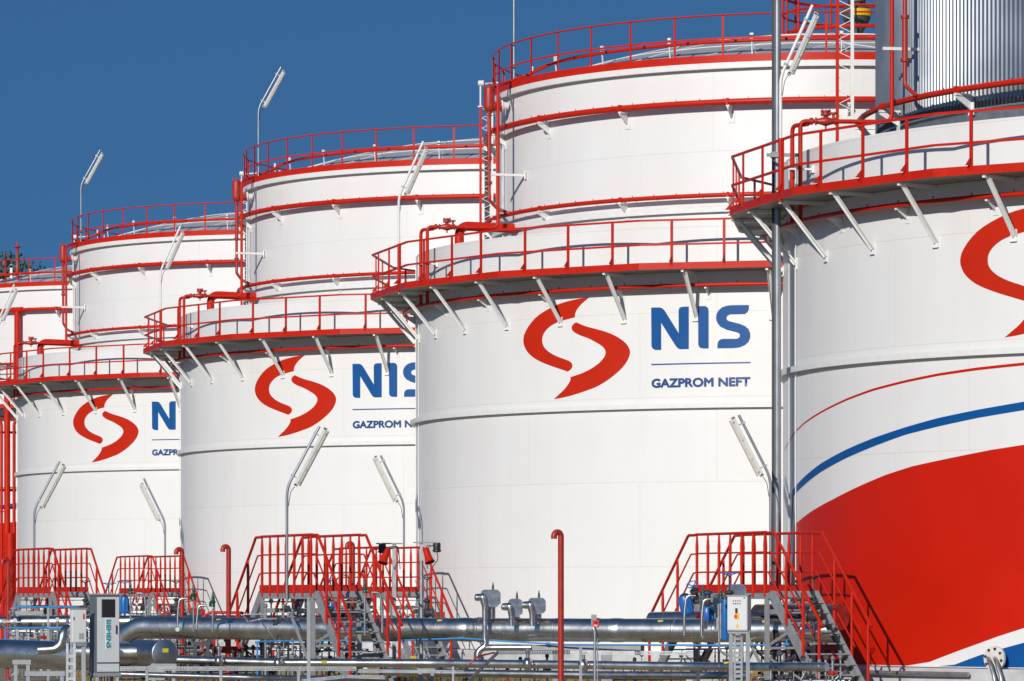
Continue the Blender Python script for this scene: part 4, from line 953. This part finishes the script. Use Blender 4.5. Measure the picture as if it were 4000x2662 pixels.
# ------------------------------------------------------------------ call point, sirens
b = P(2324,2321,76); b.z = 0; t = thing('fire_call_point', 'small red fire call point on a thin steel pole', 'call point', b)
zt = P(0,2452,76).z
ob('pole', MB().tube([b, V((b.x,b.y,zt+.02))], .026, 14).tube([b+V((.05,-.03,0)), b+V((.05,-.03,zt-.2))], .012, 8), GALV, t)
ob('mounting_plate', MB().box(V((b.x-.02,b.y,zt+.14)), (.10,.03,.2)), STEEL, t)
c = V((b.x+.015,b.y-.045,zt+.07)); bx_ = ob('call_box', MB().box(c, (.125,.06,.135)), ORED, t, bevel=.012)
ob('glass', MB().box(c+V((0,-.033,.022)), (.055,.008,.035)), BLACK, bx_); ob('label_plate', MB().box(c+V((-.005,-.033,-.035)), (.065,.006,.028)), WHITE, bx_)
m = MB()
for i in range(4): m.box(c+V((-.026+i*.014,-.0375,-.035)), (.008,.003,.008))
ob('label_mark', m, BLACK, bx_)
ob('cable', MB().tube(bend([c+V((0,0,-.07)), c+V((.02,0,-.15)), b+V((.05,-.03,zt-.18))], .05), .009, 6), BLACK, t)
def siren(label, px, py, Z, square, side):
    b = P(px,2321,Z); b.z = 0; zt = P(px,py,Z).z; top = V((b.x,b.y,zt)); t = thing('siren_post', label, 'siren', b, 'siren posts')
    if square: ob('post', MB().bar(b, top, .09, .09, up=(0,1,0)), GALV, t)
    else: ob('post', MB().tube([b, top-V((0,0,.42))], .048, 16).bar(top-V((0,0,.42)), top, .06,.06, up=(0,1,0)), GALV, t)
    ob('cross_plate', MB().box(top+V((-.12 if side < 0 else .12,0,.0)), (.62,.14,.03)), STEEL, t)
    dx = -.28 if side < 0 else .36
    ob('beacon', MB().lathe([(.08,-.01),(.09,-.04),(.085,-.16),(.10,-.18),(.10,-.21),(.05,-.23)], top+V((dx,-.04,0)), (0,0,1), 18), BLACK, t)
    hd = V((.30*(-1 if side < 0 else 1),-.35,-.95)).normalized(); hp = top+V((-.16 if side < 0 else .10,-.10,-.14))
    horn = ob('horn', MB().lathe([(.07,0),(.078,.02),(.082,.18),(.09,.25),(.115,.34),(.12,.36),(.105,.35),(.05,.25)], hp, hd, 22), RED, t)
    ob('wire', MB().tube(bend([hp, hp+V((.22,0,.1)), hp+V((.30,0,-.25)), hp+V((.14,0,-.45))], .1), .011, 6).tube(bend([top+V((dx,0,-.1)), top+V((.1,-.06,-.05)), top+V((.14,-.05,-.6))], .1), .01, 6), BLACK, t)
siren('square siren post with black beacon and red horn, left one', 1540, 2124, 96, True, -1)
siren('round siren post with large red horn before the central tank, right one', 1646, 2120, 95, False, 1)

# ------------------------------------------------------------------ cable trays and supports
def perf(m, a, b, h, up=(0,0,1), pitch=.05):
    a = V(a); b = V(b); d = (b-a); L = d.length; d.normalize(); u = (V(up)-d*V(up).dot(d)).normalized()
    m.bar(a+u*h*.40, b+u*h*.40, .008, h*.2, up=u); m.bar(a-u*h*.40, b-u*h*.40, .008, h*.2, up=u); m.bar(a, b, .008, h*.16, up=u)
    n = int(L/pitch)
    for i in range(n+1):
        p = a+d*(i*L/max(n,1)); m.bar(p-u*h*.42, p+u*h*.42, .022, .008, up=d)
    return m
def tray(label, pts, h=.075, w=.2):
    m = MB(); pts = [V(p) for p in pts]
    for a, b in zip(pts[:-1], pts[1:]):
        perf(m, a, b, h); perf(m, a+V((0,w,0)), b+V((0,w,0)), h)
        d = (b-a); n = int(d.length/.35)
        for i in range(n+1): p = a+d*(i/max(n,1)); m.bar(p-V((0,0,h*.45)), p+V((0,w,-h*.45)), .03, .012)
    return solid('cable_tray', m, GALV, label, 'cable tray', 'perforated cable trays')
tray('perforated steel cable tray running right from the tall cabinet', [P(466,2613,76), P(1388,2613,76)])
tray('perforated cable tray sloping up under the relief valves and on to the tall red vent', [P(1828,2665,77), P(1945,2549,78), P(2225,2549,78.5)])
tray('perforated cable tray in shade beneath the thick pipe left of the platform', [P(2225,2550,80), P(2680,2553,79.5)])
tray('low perforated cable tray sloping at the foot of the biggest stairs', [P(1180,2662,76), P(1350,2643,76), P(1500,2648,76)], h=.06)
tray('perforated cable tray low under the relief valves', [P(1400,2622,80), P(1810,2626,80)], h=.06)
m = MB().bar(P(2052,2530,90), P(2510,2534,89.2), .3, .12).bar(P(2172,2532,89.9), V((P(2172,0,89.9).x,89.9,0)), .15,.15, up=(0,1,0)).bar(P(2370,2535,89.4), V((P(2370,0,89.4).x,89.4,0)), .24,.2, up=(0,1,0))
solid('pipe_support', m, STEEL, 'grey beam support carrying the thick pipe beside the tall red vent', 'support')
for i, (px, py, Z, w, lab) in enumerate(((2268,2525,79,.055,'slim grey post in front of the round valve bulb'),(1770,2605,77,.04,'slim perforated post under the relief valves'),(1206,2348,80,.07,'grey post with rounded cap at the foot of the biggest platform'),
                     (574,2618,75,.05,'short grey tray post below the blind pipe end'),(863,2618,75,.05,'short grey tray post below the vent between platforms'),(1166,2618,75,.05,'short grey tray post left of the biggest stairs'),(188,2375,96,.05,'slim grey conduit post at the far left'))):
    a = P(px,py,Z); b = V((a.x,a.y,0)); m = MB().bar(b, a, w, w, up=(0,1,0)).bar(b, b+V((0,0,.02)), w*2.6, w*2.6, up=(0,1,0))
    if w > .06: m.lathe([(w*.45,0),(w*.5,.02),(w*.4,.06)], a, (0,0,1), 10)
    solid('support_post', m, STEEL if i != 1 else GALV, lab, 'post', 'grey support posts')
def goal(label, px0, px1, py, Z, mat_=STEEL):
    a = P(px0,py,Z); b = P(px1,py,Z); m = MB().bar(a, b, .1, .09).bar(V((a.x+.06,a.y,0)), a+V((.06,0,0)), .07,.07, up=(0,1,0)).bar(V((b.x-.06,b.y,0)), b-V((.06,0,0)), .07,.07, up=(0,1,0))
    return solid('pipe_rack', m, mat_, label, 'pipe rack', 'goalpost pipe racks')
goal('goalpost pipe rack under the wide pipe at the left corner', 50, 122, 2587, 80)
goal('goalpost pipe rack with a wide top, lower left beside the small box', 98, 255, 2632, 78)
goal('pipe rack under the blind pipe end', 590, 690, 2602, 83.2)
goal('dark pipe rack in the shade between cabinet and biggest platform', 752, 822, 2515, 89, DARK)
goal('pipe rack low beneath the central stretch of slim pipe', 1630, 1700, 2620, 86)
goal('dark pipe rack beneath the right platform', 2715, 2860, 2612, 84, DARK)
goal('pipe rack half hidden behind the biggest stairs', 1390, 1500, 2560, 90)
goal('pipe rack under the far left platform', 60, 170, 2395, 108)
# low red barriers
m = MB().tube(bend([P(775,2422,96), P(822,2393,96), P(945,2394,96), P(985,2420,96)], .05), .035, 10)
for px in (836,935): m.tube([P(px,2394,96), V((P(px,2394,96).x,96,0))], .035, 10)
solid('red_barrier', m, RED, 'low red pipe barrier behind the thick pipe near the plain red vent', 'barrier')
m = MB().box(P(878,2539,95), (.58,.1,.16)).bar(P(835,2545,95), V((P(835,0,95).x,95,0)), .06,.06, up=(0,1,0)).bar(P(920,2545,95), V((P(920,0,95).x,95,0)), .06,.06, up=(0,1,0)).bar(P(760,2575,95), P(832,2518,95), .05,.05).bar(P(925,2518,95), P(1000,2570,95), .05,.05)
solid('red_step', m, RED, 'low red painted step frame seen beneath the thick pipe', 'step')
# red hose
solid('hose', MB().tube(bend([P(1828,2600,76.5), P(1865,2565,76.5), P(1930,2550,77)], .4), .018, 8), RED2, 'thin red hose drooping from the sloping cable tray', 'hose')
# clutter of instrument pipes under the platforms
def rig(label, x0, x1, y0, y1, Z, n, seed, mat_=GALV):
    rn = random.Random(seed); t = thing('instrument_pipes', label, 'pipework', V((P(x0,0,Z).x,Z,0)), 'small pipework under the platforms')
    for i in range(n):
        px = x0+(x1-x0)*(i+.5)/n+rn.uniform(-6,6); zt = rn.uniform(y0,y1); Zi = Z+rn.uniform(-1.2,1.2); a = P(px,zt,Zi)
        ob('riser', MB().tube([V((a.x,a.y,.1)), a], rn.choice((.012,.018,.026)), 8).lathe([(.03,0),(.045,.02),(.045,.07),(.02,.1)], a, (0,0,1), 10), rn.choice((mat_,mat_,DARK)), t)
        if i % 2 == 0:
            pts = [a-V((0,0,.15)), a+V((rn.uniform(.25,.7)*rn.choice((-1,1)),0,-.15)), a+V((rn.uniform(-.5,.5),.1,-.9))]
            ob('branch', MB().tube(bend(pts,.08), rn.choice((.012,.018)), 8), mat_, t)
        if i % 3 == 1: ob('gauge', MB().lathe([(.05,-.02),(.055,0),(.05,.02)], a+V((0,-.04,.06)), (0,-1,0), 14), rn.choice((DARK,LAMPB)), t)
        if i % 3 == 2: ob('valve', MB().lathe([(.05,-.09),(.05,-.07),(.03,-.05),(.06,0),(.03,.05),(.05,.07),(.05,.09)], a-V((0,0,.25)), (1,0,0), 12), rn.choice((DARK,RED2,GALV)), t)
    for k in range(3): 
        y_ = rn.uniform(y0+20,y1+90); ob('header', MB().tube([P(x0-20,y_,Z+.5), P(x1+20,y_+rn.uniform(-4,4),Z+.3)], rn.choice((.02,.035,.05)), 10), mat_, t)
rig('tangle of small pipes beneath the far left platform', 70, 230, 2345, 2390, 119, 8, 1)
rig('tangle of small pipes beneath the platform right of the tall cabinet', 500, 700, 2335, 2390, 142, 9, 2)
rig('tangle of small pipes beneath the biggest platform', 1030, 1180, 2345, 2400, 93, 7, 3)
rig('tangle of small pipes in shade behind the biggest stairs', 1250, 1420, 2340, 2410, 96, 8, 4, DARK)
rig('tangle of small pipes below the two sirens', 1500, 1680, 2350, 2400, 115, 7, 5)
rig('tangle of small pipes under the right platform', 2960, 3200, 2380, 2560, 88.5, 10, 6, DARK)
rig('low dark pipework under the thick pipe near the right platform', 2700, 2850, 2500, 2580, 90, 6, 7)
rig('low small pipework at the bottom behind the right stairs', 3000, 3300, 2560, 2620, 82, 10, 8)
rig('low small pipework beneath the biggest stairs', 1080, 1420, 2500, 2590, 95, 12, 9)
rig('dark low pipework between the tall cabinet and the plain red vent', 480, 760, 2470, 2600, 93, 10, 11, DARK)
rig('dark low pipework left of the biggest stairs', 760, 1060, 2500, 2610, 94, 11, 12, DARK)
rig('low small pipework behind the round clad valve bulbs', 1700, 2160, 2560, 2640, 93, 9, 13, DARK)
rig('low small pipework right of the fire call point', 2380, 2720, 2560, 2640, 92, 9, 14)
rig('upright small pipes behind the wide clad pipe at far left', 20, 300, 2400, 2500, 98, 10, 15)
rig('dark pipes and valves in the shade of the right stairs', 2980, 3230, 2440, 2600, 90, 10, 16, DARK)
# red risers at the far left
def red_riser(label, px, Z, r, ytop, flg):
    a = P(px,ytop,Z); b = V((a.x,a.y,0)); m = MB().tube(bend([b, a, a+V((-.5 if px < 30 else .5,0,.0))], .3) if r < .1 else [b, a+V((0,0,1.2))], r, 16)
    for y in flg: m.lathe([(r+.06,0),(r+.06,.05)], P(px,y,Z), (0,0,1), 16)
    return solid('red_riser', m, RED, label, 'riser pipe', 'red risers at the far left', loc=b)
red_riser('thickest vertical red pipe at the far left edge', 28, 182, .14, 1620, (2136,2160))
red_riser('slim vertical red pipe just right of the thickest one', 55, 182, .074, 1642, (2156,2180))
red_riser('slim vertical red pipe cut by the left edge of the picture', 6, 182, .068, 1642, (2000,))
red_riser('slanting thick red pipe base beside the far left platform', 40, 181, .19, 2190, (2270,2290))
m = MB()
for y in (1690,1916,1985): m.bar(P(-40,y,182.3), P(64,y,182.3), .12, .10)
solid('riser_brace', m, RED, 'horizontal red brackets holding the far left pipes', 'bracket')

# ------------------------------------------------------------------ trees behind the far tank
def tree(label, px, ytop, Z, w, seed, n=2600):
    rn = random.Random(seed); tp = P(px,ytop,Z); b = V((tp.x,tp.y,0)); H = tp.z
    t = thing('poplar_tree', label, 'tree', b, 'trees behind the far tank')
    m = MB().tube([b, b+V((.1,0,H*.4)), b+V((-.1,0,H*.75)), b+V((0,0,H*.96))], [.32,.24,.12,.03], 8)
    limbs = []
    for i in range(16):
        z = H*(.3+.6*i/16); a = rn.uniform(0,6.28); L = w*(1.05-.5*i/16)*rn.uniform(.6,1); e = b+V((math.cos(a)*L,math.sin(a)*L,z+L*1.1)); m.tube([b+V((0,0,z)), e], [.08,.02], 5); limbs.append(e)
    ob('trunk', m, BARK, t)
    m = MB(); cl = limbs+[b+V((rn.gauss(0,w*.4),rn.gauss(0,w*.4),H*rn.uniform(.45,.98))) for _ in range(26)]
    for i in range(n):
        c = cl[rn.randrange(len(cl))]+V((rn.gauss(0,.5),rn.gauss(0,.5),rn.gauss(0,.7)))
        if c.z > H: c.z = H-rn.random()
        u = V((rn.gauss(0,1),rn.gauss(0,1),rn.gauss(0,1))).normalized()*.13; v = u.orthogonal().normalized()*.10; m.add([c-u, c+v, c+u, c-v], [(0,1,2,3)])
    ob('crown', m, LEAF, t)
BARK = mat('bark', (.10,.075,.05), .9); LEAF = mat('leaves', (.075,.10,.02), .6, noise=.4, nscale=.6)
tree('small tree top at the upper left corner edge', 2, 985, 262, 1.0, 3)
tree('tree top just right of the red mushroom vent', 84, 1018, 258, .6, 4)
tree('faint tree top above the far roof, farthest right', 160, 1046, 268, .45, 6, 1000)
# ------------------------------------------------------------------ dry grass along the footing of the tanks
rn = random.Random(5); m = MB()
for i in range(16000):
    Y = rn.uniform(84,109); px = rn.uniform(300,3200); x = (px-2000)*Y/F
    if rn.random() > .35+.65*abs(math.sin(x*1.7+Y*.9)): continue
    h = rn.uniform(.05,.30)*(1.3 if rn.random() < .15 else .8); dx = rn.gauss(0,.08); w = .008
    m.add([(x-w,Y,0),(x+w,Y,0),(x+dx,Y+rn.gauss(0,.05),h)], [(0,1,2)])
gr = ob('dry_grass', m, mat('dry_grass', (.30,.21,.07), .8, noise=.5, nscale=3))
gr['kind'] = 'stuff'; gr['label'] = 'dry yellow brown grass growing between the pipes and the tanks'; gr['category'] = 'grass'
